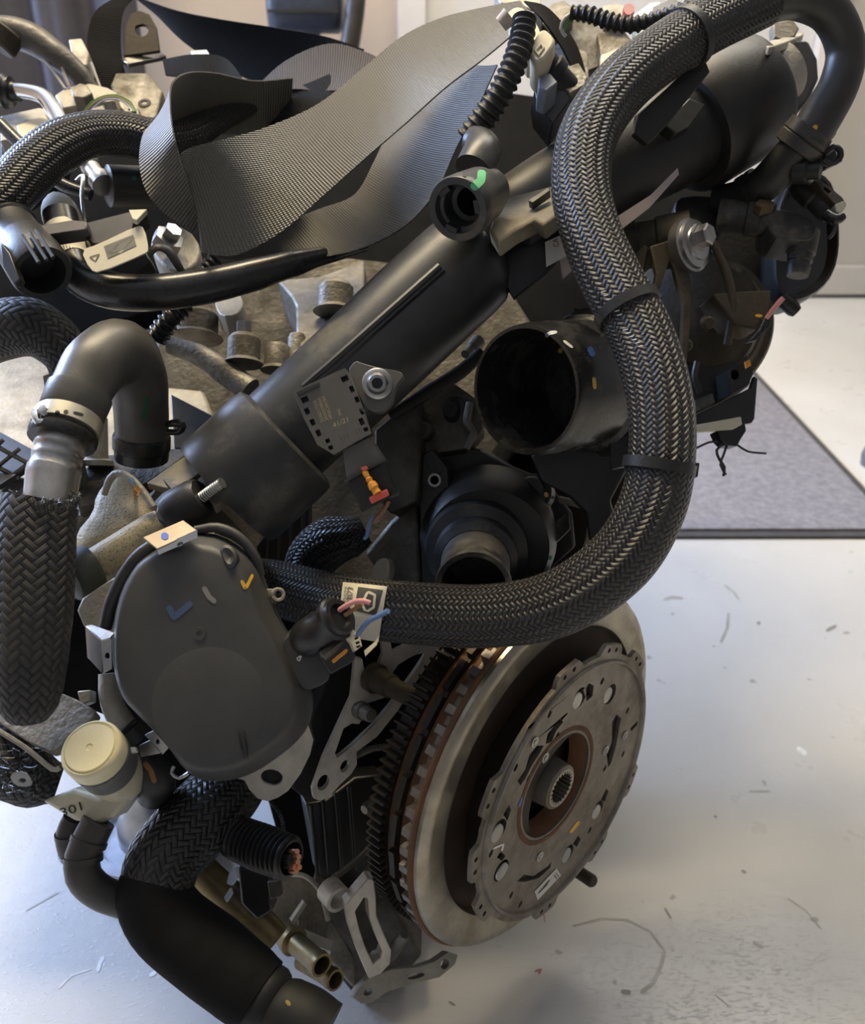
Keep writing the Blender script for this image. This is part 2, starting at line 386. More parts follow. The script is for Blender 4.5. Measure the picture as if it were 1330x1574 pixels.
M = dict(
    plastic=mk('black_plastic', (.020, .020, .019), .42, bump=.0002, bscale=900, dust=(.10, .093, .075), dust_amt=.05),
    plastic_clean=mk('black_plastic_clean', (.014, .014, .014), .34),
    plastic_dusty_lightened=mk('dusty_lightened_plastic', (.030, .029, .027), .45, bump=.0002, bscale=700, dust=(.20, .18, .13), dust_amt=.32, dscale=30),
    plastic_dirty=mk('dirt_covered_plastic', (.10, .09, .07), .6, dust=(.34, .29, .19), dust_amt=.62, dscale=22, bump=.0003),
    pipe=mk('grey_black_plastic', (.040, .041, .040), .36, bump=.0001, bscale=1200, dust=(.16, .145, .11), dust_amt=.18, dscale=18),
    cover=mk('matt_grey_plastic', (.055, .055, .052), .46, bump=.00012, bscale=1500, var=.12),
    rubber=mk('rubber', (.045, .042, .037), .42, bump=.00012, bscale=900),
    rubber_shiny=mk('shiny_rubber', (.018, .018, .017), .28), inlet=mk('inlet_plastic', (.018, .018, .017), .25, dust=(.09, .085, .07), dust_amt=.22, dscale=40),
    void=mk('shadowed_casting', (.008, .008, .008), .95, spec=.1), olive=mk('dusty_olive_plastic', (.075, .067, .046), .5, dust=(.19, .165, .105), dust_amt=.3), elbow=mk('worn_grey_rubber', (.082, .078, .068), .38, bump=.0001, bscale=900), sleeve=mk('black_sleeve_cloth', (.006, .006, .006), .85, bump=.0012, bscale=60, spec=.2), sensor=mk('sensor_grey_plastic', (.12, .115, .10), .45, var=.08), rust_shaded=mk('shaded_rust', (.045, .028, .017), .75, .2, dust=(.12, .05, .02), dust_amt=.15),
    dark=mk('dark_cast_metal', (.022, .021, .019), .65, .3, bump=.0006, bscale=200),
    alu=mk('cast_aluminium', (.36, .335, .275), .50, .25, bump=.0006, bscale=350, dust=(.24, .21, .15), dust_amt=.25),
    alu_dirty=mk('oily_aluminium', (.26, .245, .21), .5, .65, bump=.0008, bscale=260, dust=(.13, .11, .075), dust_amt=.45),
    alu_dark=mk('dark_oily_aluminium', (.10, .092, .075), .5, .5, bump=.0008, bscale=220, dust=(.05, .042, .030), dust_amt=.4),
    alu_speck=mk('speckled_aluminium', (.46, .39, .24), .5, .0, bump=.0006, bscale=500, speck=(.07, .06, .045), dust=(.33, .28, .17), dust_amt=.3),
    alu_lightened=mk('lightened_aluminium', (.56, .52, .43), .45, .2, bump=.0003, bscale=350, dust=(.34, .30, .22), dust_amt=.22),  # lighter copy of the aluminium; light the flange lacks is put into its colour
    black_matt=mk('matt_black_rubber', (.010, .010, .010), .6, spec=.35),
    bronze=mk('dark_bronze_metal', (.058, .047, .030), .58, .1, spec=.3, bump=.0004, bscale=250, dust=(.15, .13, .09), dust_amt=.2),
    steel=mk('steel', (.42, .41, .39), .34, .95, bump=.0001),
    chrome=mk('bright_metal', (.80, .80, .78), .16, 1.0, var=.06),
    steel_brown=mk('weathered_steel', (.23, .208, .175), .46, .75, bump=.0003, bscale=300, dust=(.15, .12, .085), dust_amt=.3, dscale=18),
    ringsteel=mk('machined_steel_ring', (.36, .33, .265), .36, .8, bump=.0001, dust=(.30, .25, .17), dust_amt=.25),
    rust=mk('rusty_steel', (.115, .058, .028), .7, .25, bump=.0005, bscale=300, dust=(.21, .10, .045), dust_amt=.4),
    gear=mk('dark_gear_steel', (.036, .028, .020), .5, .6, bump=.0002),
    brass=mk('dull_brass', (.20, .155, .075), .42, .75, dust=(.11, .09, .05), dust_amt=.3),
    cream=mk('cream_plastic', (.62, .57, .42), .45, var=.06), ivory=mk('ivory_cap_plastic', (.72, .66, .43), .38, var=.05, bump=.0001),
    grey_band=mk('grey_rubber_band', (.12, .12, .115), .5), milky=mk('milky_plastic', (.56, .52, .38), .35, var=.1),
    label=mk('paper_label', (.66, .61, .46), .5, var=.05), label_white=mk('white_label', (.62, .60, .55), .5, var=.05),
    yellow=flat('yellow_paint', (.72, .42, .05)), orange=flat('orange_paint', (.75, .30, .03)), blue=flat('blue_paint', (.07, .16, .42)),
    green=flat('green_paint', (.12, .50, .22)), white=flat('white_paint', (.72, .72, .68)), red=flat('red_plastic', (.78, .13, .09)), orange_pl=flat('orange_plastic', (.80, .33, .03)),
    pink=flat('pink_wire_insulation', (.68, .28, .26)), bluew=flat('blue_wire_insulation', (.10, .17, .34)), brownw=flat('brown_wire_insulation', (.24, .12, .05)),
    greenw=flat('green_wire_insulation', (.10, .25, .08)), yelloww=flat('yellow_wire_insulation', (.55, .45, .08)), copper=mk('bare_copper', (.75, .36, .20), .3, .9),
    ink=flat('black_ink', (.012, .012, .012)), greyink=flat('grey_ink', (.05, .05, .045)), print_=flat('laser_print', (.42, .36, .22)),
    braid=braid('braided_sleeve'), braid_fine=braid('fine_braided_sleeve', 30, (.014, .013, .012), depth=.0012), braid_matte=braid('fabric_braid', 22, (.030, .028, .026), rough=.62, depth=.0012),
    web=webbing('black_webbing', (.13, .118, .085), .42), web_shaded=webbing('shaded_webbing', (.006, .006, .006), .8, .15), web_brown=webbing('worn_webbing', (.11, .092, .078), .7, .3),  # webbing of the back straps has their shade put into its colour
)
# ------------------------------------------------------------------ the room
def floor_mat():
    k = N('painted_floor'); b = k.b; co = k.coord()
    big = k.noise(2.2, 5); c = k.mix(k.ramp(big, .3, .7), (.53, .52, .49), (.64, .63, .61))
    mp = k.n('ShaderNodeMapping'); mp.inputs['Scale'].default_value = (9, 26, 1); mp.inputs['Rotation'].default_value = (0, 0, .6); k.l(co, mp.inputs[0])
    scr = k.noise(3.0, 8, mp.outputs[0], .75); c = k.mix(k.math('MULTIPLY', k.ramp(scr, .64, .74), .3), c, (.27, .25, .21))
    dots = k.noise(38, 2); c = k.mix(k.math('MULTIPLY', k.ramp(dots, .71, .75), .6), c, (.20, .19, .17))
    hi = k.noise(21, 3, mp.outputs[0]); 
    k.l(c, b.inputs['Base Color'])
    k.l(k.math('ADD', .20, k.math('MULTIPLY', k.noise(14), .22)), b.inputs['Roughness'])
    k.bump(k.math('ADD', k.math('MULTIPLY', k.noise(16, 3), .8), k.math('MULTIPLY', k.ramp(hi, .55, .75), .35)), .0035, .3); return k.m
def wall_mat(name, col): return mk(name, col, .7, var=.04, scale=3, bump=.0006, bscale=120)
XL, XR, YB, YF, ZC = -2.4, 2.7, -1.7, 2.9, 2.55
def quadmesh(name, pts, mat, th, nrm, kind='structure'):
    m = MB(); n = Vector(nrm); q = [Vector(p) for p in pts]
    m.rings([q, [p-n*th for p in q]]); return m.build(name, mat, kind=kind)
quadmesh('floor', [(XL-.2, YB-.2, 0), (XR+.2, YB-.2, 0), (XR+.2, YF+.2, 0), (XL-.2, YF+.2, 0)], floor_mat(), .05, (0, 0, 1))
quadmesh('ceiling', [(XL-.2, YB-.2, ZC), (XR+.2, YB-.2, ZC), (XR+.2, YF+.2, ZC), (XL-.2, YF+.2, ZC)], wall_mat('ceiling_white', (.75, .73, .69)), -.05, (0, 0, 1))
def wallx(u, v, Y):
    r = ray(u, v); return CAMP + r*(Y/r.y)
xj0, xj1 = wallx(612, 30, YF).x, wallx(655, 30, YF).x
xd1 = wallx(1262, 200, YF).x
wb = wall_mat('tan_wall_paint', (.52, .44, .37)); wg = wall_mat('grey_wall_paint', (.41, .39, .36))
wdk = wall_mat('dark_grey_wall_paint', (.22, .21, .19))
wz = lambda n, x0, x1, m: quadmesh(n, [(x0, YF, 0), (x1, YF, 0), (x1, YF, ZC), (x0, YF, ZC)], m, .1, (0, -1, 0))
wz('wall_back', XL, xj0, wb); wz('wall_back_right', xd1, XR, wg)
def bxs(name, x0, x1, y0, y1, z0, z1, mat, kind='structure', bevel=.003):
    m = MB(); m.box(Vector(((x0+x1)/2, (y0+y1)/2, (z0+z1)/2)), Vector((1, 0, 0)), Vector((0, 1, 0)), Vector((0, 0, 1)), x1-x0, y1-y0, z1-z0)
    return m.build(name, mat, kind=kind, bevel=bevel)
wood = mk('white_gloss_trim', (.72, .68, .64), .35, var=.03)
bxs('trim_1', xj0, xj1, YF-.03, YF+.05, 0, 2.1, wood); bxs('trim_2', xd1-.06, xd1, YF-.03, YF+.05, 0, 2.1, wood)
bxs('trim_3', xj0, xd1, YF-.03, YF+.05, 2.1, 2.17, wood)
door = bxs('door_1', xj1, xd1-.06, YF+.01, YF+.05, .01, 2.1, mk('light_grey_door', (.62, .61, .60), .45, var=.03))
mh = MB(); hx = xj1+.07; mh.lathe(Vector((hx, YF+.01, 1.02)), Vector((0, -1, 0)), [(0, .024), (.008, .024), (.009, .009), (.045, .009), (.045, 0)], 20)
mh.box(Vector((hx+.05, YF-.035, 1.02)), Vector((1, 0, 0)), Vector((0, 1, 0)), Vector((0, 0, 1)), .12, .015, .018)
mh.build('handle', M['steel'], door)
bxs('wall_above_door', xj0, xd1, YF+.03, YF+.1, 2.17, ZC, wg)
bbm = mk('grey_baseboard', (.47, .45, .42), .4, var=.04)
bxs('baseboard_back', XL, xj0, YF-.015, YF, 0, .09, bbm); bxs('baseboard_right', xd1, XR, YF-.015, YF, .008, .10, bbm)
bxs('trim_4', xd1, XR, YF-.02, YF, 0, .008, M['ink'])
quadmesh('wall_right', [(XR, YB, 0), (XR, YF, 0), (XR, YF, ZC), (XR, YB, ZC)], wdk, .1, (-1, 0, 0))
quadmesh('wall_front', [(XL, YB, 0), (XR, YB, 0), (XR, YB, ZC), (XL, YB, ZC)], wdk, .1, (0, 1, 0))
# left wall in four pieces round the window opening
W0, W1, Z0, Z1 = 1.45, 2.85, .9, 2.1
for n, y0, y1, z0, z1 in (('wall_left', YB, W0, 0, ZC), ('wall_left', W1, YF, 0, ZC), ('wall_left', W0, W1, 0, Z0), ('wall_left', W0, W1, Z1, ZC)):
    quadmesh(n, [(XL, y0, z0), (XL, y1, z0), (XL, y1, z1), (XL, y0, z1)], wb, .1, (1, 0, 0))
wf = MB()
for y in (W0, (W0+W1)/2, W1): wf.box(Vector((XL-.05, y, (Z0+Z1)/2)), Vector((1, 0, 0)), Vector((0, 1, 0)), Vector((0, 0, 1)), .06, .05, Z1-Z0)
for z in (Z0, Z1): wf.box(Vector((XL-.05, (W0+W1)/2, z)), Vector((1, 0, 0)), Vector((0, 1, 0)), Vector((0, 0, 1)), .06, W1-W0, .05)
wf.build('window_1', wood, kind='structure')
emis = N('ceiling_panel_glow'); emis.b.inputs['Emission Color'].default_value = (1, .93, .8, 1); emis.b.inputs['Emission Strength'].default_value = 4
for i, (x, y, who) in enumerate(((.75, 1.95, 'above the mat'), (-.45, 1.35, 'above the engine'))):
    t = thing('ceiling_panel', 'white rectangular ceiling light panel '+who, 'ceiling light', (x, y, ZC), 'ceiling light panels')
    fr = MB()
    for dx, dy, sx, sy in ((0, .16, 1.26, .03), (0, -.16, 1.26, .03), (.615, 0, .03, .32), (-.615, 0, .03, .32)):
        fr.box(Vector((x+dx, y+dy, ZC-.014)), Vector((1, 0, 0)), Vector((0, 1, 0)), Vector((0, 0, 1)), sx, sy, .026)
    fr.build('frame', wood, t)
    df = MB(); df.box(Vector((x, y, ZC-.008)), Vector((1, 0, 0)), Vector((0, 1, 0)), Vector((0, 0, 1)), 1.2, .29, .012); df.build('diffuser', emis.m, t)
# carpet mat with a dark rubber border
c0 = floor_pt(1400, 829); mx1, my0 = c0.x, c0.y; mx0, my1 = mx1-1.25, my0+.85
def mat_mat():
    k = N('grey_carpet'); n1 = k.noise(70, 5, rough=.75); n2 = k.noise(600, 2)
    c = k.mix(k.ramp(n1, .3, .7), (.24, .235, .27), (.50, .49, .54)); c = k.mix(k.math('MULTIPLY', n2, .5), c, (.30, .29, .33))
    k.l(c, k.b.inputs['Base Color']); k.b.inputs['Roughness'].default_value = .95; k.bump(k.math('ADD', n1, n2), .006); return k.m
mt = thing('floor_mat', 'grey carpet mat with a dark rubber border on the white floor', 'mat', (mx0, my0, 0))
E3 = (Vector((1, 0, 0)), Vector((0, 1, 0)), Vector((0, 0, 1)))
m = MB(); m.poly([(mx0, my0), (mx1, my0), (mx1, my1), (mx0, my1)], [], Vector((0, 0, .006)), E3[0], E3[1], E3[2], .0055); m.build('border', mk('mat_rubber', (.055, .055, .06), .7), mt, bevel=.002)
m = MB(); bw = .018; m.poly([(mx0+bw, my0+bw), (mx1-bw, my0+bw), (mx1-bw, my1-bw), (mx0+bw, my1-bw)], [], Vector((0, 0, .011)), E3[0], E3[1], E3[2], .006); m.build('carpet_pile', mat_mat(), mt, bevel=.002)
# office chair far behind, and the dark curtain at the left edge
Yc = 2.35
def chair():
    t = thing('office_chair', 'dark office chair with blue-grey padded back in the far background', 'chair', (wallx(470, 30, Yc).x, Yc, 0))
    lea = mk('blue_grey_leather', (.035, .042, .062), .38); fr = mk('dark_chair_frame', (.022, .019, .016), .5)
    x0, x1 = wallx(412, 30, Yc).x, wallx(530, 30, Yc).x; zb = wallx(470, 52, Yc).z; cx = (x0+x1)/2; w = x1-x0
    prof = []
    m = MB(); rings = []
    for i, (dz, k, th) in enumerate(((0, .86, .02), (.012, .97, .045), (.05, 1, .055), (.11, 1, .055), (.3, 1, .06), (.5, .98, .055), (.545, .9, .04), (.56, .7, .01))):
        rings.append([Vector((cx+math.copysign(abs(math.cos(a))**.35, math.cos(a))*w/2*k, Yc+math.copysign(abs(math.sin(a))**.5, math.sin(a))*th+dz*.12, zb+dz)) for a in [2*math.pi*j/32 for j in range(32)]])
    m.rings(rings); m.build('backrest', lea, t, sharp=60)
    m = MB(); m.box(Vector((cx, Yc-.052, zb+.045)), *E3, w*.9, .012, .006); m.build('seam', fr, t)
    xa = wallx(548, 40, Yc).x
    ca = [Vector((xa, Yc+.02, zb+.45)), Vector((xa+.01, Yc-.02, zb+.15)), Vector((xa-.02, Yc-.05, zb-.05)), Vector((xa-.08, Yc-.02, zb-.16))]
    cs, rs = spline(ca, [.022]*4, .02); m = MB(); m.tube3(cs, rs, 12); m.build('side_frame', fr, t)
    m = MB(); m.lathe(Vector((cx, Yc-.2, .44)), Vector((0, 0, 1)), [(0, .20), (.015, .235), (.05, .24), (.075, .2), (.08, 0)], 32); m.build('seat', lea, t, sharp=50)
    m = MB(); m.tube3([Vector((cx, Yc-.05, .46)), Vector((cx, Yc+.06, .52)), Vector((cx, Yc+.05, zb+.05))], [.025]*3, 10); m.build('back_bar', fr, t)
    m = MB(); m.lathe(Vector((cx, Yc-.2, .09)), Vector((0, 0, 1)), [(0, .035), (.15, .03), (.16, .022), (.36, .022)], 16); m.build('gas_column', M['steel'], t)
    for j in range(5):
        a = 2*math.pi*j/5+.3; e = Vector((cx+.27*math.cos(a), Yc-.2+.27*math.sin(a), .075)); m = MB()
        m.tube3([Vector((cx, Yc-.2, .12)), Vector((cx+.14*math.cos(a), Yc-.2+.14*math.sin(a), .105)), e], [.022, .018, .014], 10); lg = m.build('leg', fr, t)
        m = MB(); m.lathe(e+Vector((-.02*math.sin(a), .02*math.cos(a), -.047)), Vector((-math.sin(a), math.cos(a), 0)), [(-.04, .02), (-.038, .028), (-.002, .028), (0, .02)], 16); m.build('caster', M['rubber'], lg)
chair()
def curtain():
    t = thing('curtain', 'dark grey curtain hanging behind the hoses at the left edge', 'curtain', (wallx(60, 60, 2.6).x, 2.6, .05))
    x1 = wallx(215, 60, 2.6).x; x0 = x1-.85; m = MB(); nX, nZ = 60, 12; b = 0
    for s_ in (0, .006):
        for j in range(nZ+1):
            for i in range(nX+1):
                q = i/nX; m.v.append(Vector((x0+(x1-x0)*q, 2.6+s_+.035*math.sin(q*31+.4*math.sin(j*.3))+.012*math.sin(q*77), .05+2.2*j/nZ)))
    W = nX+1; O = W*(nZ+1)
    for j in range(nZ):
        for i in range(nX):
            a = j*W+i; m.face((a, a+1, a+1+W, a+W)); m.face((O+a+W, O+a+W+1, O+a+1, O+a))
    m.build('cloth', mk('dark_curtain', (.055, .052, .062), .8, var=.1), t, sharp=80)
    m = MB(); m.tube3([Vector((x0-.1, 2.6, 2.27)), Vector((x1+.15, 2.6, 2.27))], [.012]*2, 12); m.build('rod', M['steel'], t)
curtain()
# ------------------------------------------------------------------ engine frame: D along the crankshaft, towards the clutch
D = c2w((.735, -.285, .615)); UE = (Vector((0, 0, 1)) - D*D.z).normalized(); SE = UE.cross(D)
OF = P(839, 1183, .70)          # middle of the flywheel's front face
def disc_circle(r, n, a0=0.0): return [(r*math.cos(2*math.pi*k/n+a0), r*math.sin(2*math.pi*k/n+a0)) for k in range(n)]
def cog(r0, r1, teeth, duty=.5, taper=.12):
    out = []
    for k in range(teeth):
        for q, r in ((0, r0), (.5-duty/2, r0), (.5-duty/2+taper*.5, r1), (.5+duty/2-taper*.5, r1), (.5+duty/2, r0)):
            a = 2*math.pi*(k+q)/teeth; out.append((r*math.cos(a), r*math.sin(a)))
    return out
fw = thing('flywheel', 'steel flywheel with toothed rim behind the clutch plate', 'flywheel', OF)
m = MB(); m.lathe(OF, D, [(-.034, .06), (-.034, .138), (-.0065, .138), (-.0065, .1466), (-.0045, .1466), (-.003, .1452), (-.0032, .142), (-.026, .130), (-.026, .06)], 128, closed=True); m.build('body', M['rust'], fw)
m = MB(); m.lathe(OF, D, [(-.006, .1445), (0.0, .1440), (.0028, .1405), (.0032, .1345), (.0022, .1315), (.0030, .1225), (.0015, .1185), (-.004, .1165), (-.010, .1165), (-.010, .140)], 128, closed=True); m.build('machined_ring', M['ringsteel'], fw)
m = MB(); m.lathe(OF, D, [(-.0035, .1190), (-.004, .1178), (-.022, .112), (-.024, .05), (-.024, 0)], 96); m.build('friction_face', M['rust_shaded'], fw)  # rust colour darkened to hold the shade of the deep recess
m = MB(); m.poly(cog(.1395, .1462, 62, .52), [disc_circle(.125, 48)], OF-D*.0066, SE, UE, D, .0075); m.build('sensor_ring', M['steel_brown'], fw)
m = MB(); m.poly(cog(.1400, .1440, 31, .85, .05), [disc_circle(.125, 48)], OF-D*.0215, SE, UE, D, .005); m.build('middle_ring', M['gear'], fw)
m = MB(); m.poly(cog(.1405, .1465, 132, .5, .3), [disc_circle(.12, 48)], OF-D*.033, SE, UE, D, .013); m.build('ring_gear', M['gear'], fw)
# clutch pressure plate
OC = OF + D*.022 + SE*.0015 - UE*.0055; plC = (OC, D); RC = .1116
cp = thing('clutch_pressure_plate', 'round grey steel clutch cover with slotted holes and rusty centre', 'clutch plate', OC)
def cl(u, v):
    w = on(plC, u, v)-OC; return (w.dot(SE), w.dot(UE))
tabs = [(876, 1019), (945, 991), (983, 1014), (735, 1230), (709, 1350), (733, 1412), (972, 1200), (918, 1298), (840, 1392)]
ta = [math.atan2(*cl(*t)[::-1]) for t in tabs]
out = []
for k in range(220):
    a = 2*math.pi*k/220; r = RC-.0035
    for t in ta:
        d = abs((a-t+math.pi) % (2*math.pi)-math.pi)
        if d < .115: r = RC+.004
        elif d < .15: r = RC+.004-(d-.115)/.035*.0075
    out.append((r*math.cos(a), r*math.sin(a)))
def hole(u, v, r, r2=None, rot=0, n=14):
    c = cl(u, v); r2 = r2 or r; co, si = math.cos(rot), math.sin(rot)
    return [(c[0]+r*math.cos(2*math.pi*k/n)*co-r2*math.sin(2*math.pi*k/n)*si, c[1]+r*math.cos(2*math.pi*k/n)*si+r2*math.sin(2*math.pi*k/n)*co) for k in range(n)]
def pxh(*pts): return [cl(*p) for p in pts]
CH = cl(856, 1207)
centre = [(CH[0]+.0415*math.cos(2*math.pi*k/48), CH[1]+.0415*math.sin(2*math.pi*k/48)) for k in range(48)]
H = [centre, hole(891, 1073, .0085), hole(938, 1067, .0085), hole(767, 1276, .0085), hole(771, 1338, .0085), hole(919, 1244, .0080), hole(873, 1312, .0080),
     pxh((897, 1060), (906, 1050), (913, 1054), (911, 1070), (902, 1078)), pxh((774, 1252), (783, 1237), (786, 1245), (780, 1262)), pxh((764, 1318), (770, 1308), (777, 1316), (772, 1324)),
     pxh((924, 1230), (932, 1212), (936, 1216), (930, 1232)), pxh((881, 1297), (889, 1284), (893, 1290), (887, 1302)),
     pxh((807, 1133), (812, 1118), (818, 1122), (813, 1138)), pxh((842, 1128), (862, 1104), (866, 1110), (856, 1122), (848, 1140), (839, 1144)),
     pxh((814, 1160), (826, 1146), (836, 1146), (830, 1158), (818, 1176), (808, 1196), (800, 1208), (796, 1200), (808, 1182)),
     pxh((941, 1110), (948, 1098), (955, 1104), (952, 1118), (948, 1144), (940, 1172), (935, 1180), (933, 1160), (941, 1140)),
     pxh((969, 1120), (981, 1107), (980, 1114), (971, 1124)),
     pxh((795, 1355), (806, 1344), (820, 1347), (842, 1332), (848, 1324), (846, 1334), (828, 1350), (806, 1356))]
for u, v in ((845, 1098), (926, 1047), (965, 1092), (793, 1180), (857, 1131), (813, 1197), (958, 1159), (930, 1181), (755, 1312), (907, 1276), (786, 1376), (800, 1390)): H.append(hole(u, v, .0031, .0022, .9, 8))
for t in tabs:
    c = cl(*t); a = math.atan2(c[1], c[0])
    for s_ in (-.05, .05): H.append([((RC-.0005)*math.cos(a+s_)+.0021*math.cos(2*math.pi*k/8), (RC-.0005)*math.sin(a+s_)+.0021*math.sin(2*math.pi*k/8)) for k in range(8)])
m = MB(); m.poly(out, H, OC, SE, UE, D, .0035); m.build('cover', M['steel_brown'], cp, bevel=.0004)
m = MB(); m.lathe(OC, D, [(-.001, RC-.012), (.0022, RC-.0105), (.0025, RC-.0085), (-.001, RC-.0072)], 128, closed=True); m.build('pressed_rim', M['steel_brown'], cp)
m = MB(); m.lathe(OC, D, [(-.0036, RC-.010), (-.010, RC-.016), (-.024, RC-.018), (-.024, RC-.03), (-.012, RC-.03), (-.012, .047), (-.0036, .047)], 96, closed=True); m.build('side_wall', M['gear'], cp)
oc2 = OC + SE*CH[0] + UE*CH[1]
m = MB(); m.lathe(oc2, D, [(.0003, .0475), (.0005, .0440), (-.002, .0415), (-.016, .0385), (-.0165, .042), (-.004, .0470)], 64, closed=True); m.build('centre_lip', M['rust'], cp)
for u, v, r in ((888, 1078, .0068), (934, 1069, .0072), (765, 1282, .0072), (773, 1341, .0072), (917, 1249, .0068), (871, 1316, .0068)):
    c = cl(u, v); m = MB(); m.lathe(OC+SE*c[0]+UE*c[1], D, [(-.011, r), (-.0008, r), (.0, r*.9), (.0, 0)], 20); m.build('rivet_pad', M['steel'], cp)
for u, v in ((821, 1140), (837, 1164), (960, 1130), (930, 1153), (829, 1316)):
    c = cl(u, v); m = MB(); m.lathe(OC+SE*c[0]+UE*c[1], D, [(-.001, .0042), (.0012, .0040), (.0014, .003), (.0008, .0026), (.0008, .0018), (.0018, .0016), (.0018, 0)], 16); m.build('rivet', M['steel'], cp)
BVn = 'cover'
patch('sticker', [(821, 1370), (855, 1334), (862, 1345), (826, 1383)], ['cover'], M['label_white'], cp)
for i in range(5): stroke('sticker_print', [(845+i*3, 1350-i*3), (850+i*3, 1357-i*3)] if i > 1 else [(827+i*6, 1373-i*6), (842+i*3, 1358-i*6)], 1.6, ['sticker'], M['greyink'], cp)
stroke('white_mark', [(758, 1304), (774, 1297), (770, 1310)], 3, ['cover'], M['white'], cp); stroke('yellow_mark', [(876, 1280), (890, 1262)], 5, ['cover'], M['yellow'], cp)
stroke('blue_mark', [(797, 1240), (804, 1225)], 4, ['cover'], M['blue'], cp)
cd = thing('clutch_disc', 'splined clutch hub visible through the rusty centre hole', 'clutch disc', oc2-D*.012)
m = MB(); m.lathe(oc2, D, [(-.036, 0), (-.036, .043), (-.031, .043), (-.030, .02), (-.030, 0)], 48); m.build('friction_disc', M['gear'], cd)
hc = oc2
m = MB(); m.lathe(hc, D, [(-.031, .033), (-.027, .030), (-.022, .0195), (.003, .0175), (.004, .0165), (.004, .0140), (-.031, .0140)], 40, closed=True); m.build('hub', M['steel_brown'], cd)
m = MB(); m.poly(disc_circle(.0150, 44), [cog(.0115, .0134, 22, .5, .2)], hc+D*.0044, SE, UE, D, .016); m.build('spline', M['ringsteel'], cd)
for a in (.75, 2.3, 3.9, 5.4):
    c = hc + (SE*math.cos(a)+UE*math.sin(a))*.032-D*.029; m = MB(); m.lathe(c, D, [(0, .0075), (.003, .0072), (.0034, .005), (.007, .0048), (.008, .004), (.008, 0)], 18); m.build('rivet', M['steel'], cd)
# ------------------------------------------------------------------ engine block, head, bell housing flange
eb = thing('engine_block', 'dark cast engine block standing on the floor behind the flywheel', 'engine', P(555, 1545, .80))
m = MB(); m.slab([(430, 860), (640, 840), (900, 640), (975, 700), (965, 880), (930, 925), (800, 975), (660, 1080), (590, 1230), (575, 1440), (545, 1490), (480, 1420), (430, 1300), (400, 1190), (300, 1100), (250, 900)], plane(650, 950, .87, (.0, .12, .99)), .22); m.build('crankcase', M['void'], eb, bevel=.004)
m = MB(); m.slab([(470, 1390), (600, 1380), (650, 1470), (610, 1515), (555, 1546), (510, 1490)], plane(555, 1546, .80, (0, -.2, .98)), .16); m.build('oil_pan', M['alu_dark'], eb, bevel=.004)
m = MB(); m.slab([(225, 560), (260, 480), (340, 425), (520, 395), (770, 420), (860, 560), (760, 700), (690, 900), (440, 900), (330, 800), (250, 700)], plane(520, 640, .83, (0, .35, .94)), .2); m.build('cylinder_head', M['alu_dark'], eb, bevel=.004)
m = MB(); m.slab([(-60, 560), (40, 500), (150, 440), (300, 400), (330, 470), (300, 560), (330, 640), (230, 780), (90, 800), (-60, 720)], plane(120, 640, .80, (.05, .75, .65)), .09); m.build('cam_cover', M['alu'], eb, bevel=.004)
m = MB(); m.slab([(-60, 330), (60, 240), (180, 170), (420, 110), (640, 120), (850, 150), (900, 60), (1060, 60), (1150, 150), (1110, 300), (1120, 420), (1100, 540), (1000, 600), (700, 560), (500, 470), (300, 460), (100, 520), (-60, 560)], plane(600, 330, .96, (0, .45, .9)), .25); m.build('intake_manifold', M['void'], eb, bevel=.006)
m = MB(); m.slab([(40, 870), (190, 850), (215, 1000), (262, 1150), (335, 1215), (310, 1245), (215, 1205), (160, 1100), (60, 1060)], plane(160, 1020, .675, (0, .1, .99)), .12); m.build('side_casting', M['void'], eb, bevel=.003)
m = MB(); m.cyl((868, 1326, .83), (913, 1356, .80), [(0, 10), (.95, 10), (1, 8), (1, 0)], 14); m.build('stud', M['bronze'], eb)
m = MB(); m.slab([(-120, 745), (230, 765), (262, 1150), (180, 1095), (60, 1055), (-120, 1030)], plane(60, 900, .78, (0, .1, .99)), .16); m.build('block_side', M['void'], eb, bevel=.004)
# cast bosses and bolts on the head
for (u, v, Z, r, h) in ((374, 560, .735, 25, 44), (424, 570, .735, 19, 40), (515, 480, .76, 27, 44), (300, 520, .78, 34, 40), (455, 560, .74, 14, 46)):
    m = MB(); m.cyl((u, v, Z), (u+2, v-h, Z+.004), [(0, r*1.25), (.15, r), (.85, r), (1, r*.8), (1, 0)], 28); b_ = m.build('boss', M['alu_dirty'], eb)
    if u == 374:
        m = MB(); m.cyl((375, 518, .7376), (375, 495, .739), [(0, 17), (.15, 17), (.16, 12), (1, 12), (1, 0)], 6); m.build('bolt', M['steel'], b_)
m = MB(); m.slab(soft([(332, 455), (368, 448), (376, 468), (362, 484), (340, 486), (330, 470)], 1), plane(350, 465, .77, (-.1, .8, .6)), .02); m.build('cast_pad', M['alu'], eb, bevel=.001)
m = MB(); m.tube([(262, 530, .74, 14), (310, 548, .735, 17), (350, 575, .73, 20), (385, 600, .725, 20)], 14); m.build('cast_rib', M['alu_dirty'], eb)
m = MB(); m.slab([(426, 430), (490, 425), (560, 400), (560, 470), (490, 530), (465, 540), (455, 520), (455, 470), (448, 455)], plane(500, 470, .79, (-.1, .8, .6)), .05); m.build('cast_deck', M['alu_dirty'], eb, bevel=.002)
m = MB(); m.slab([(262, 605), (330, 640), (335, 690), (268, 690)], plane(300, 650, .74, (0, .5, .86)), .02); m.build('bracket_pocket', M['plastic'], eb, bevel=.001)
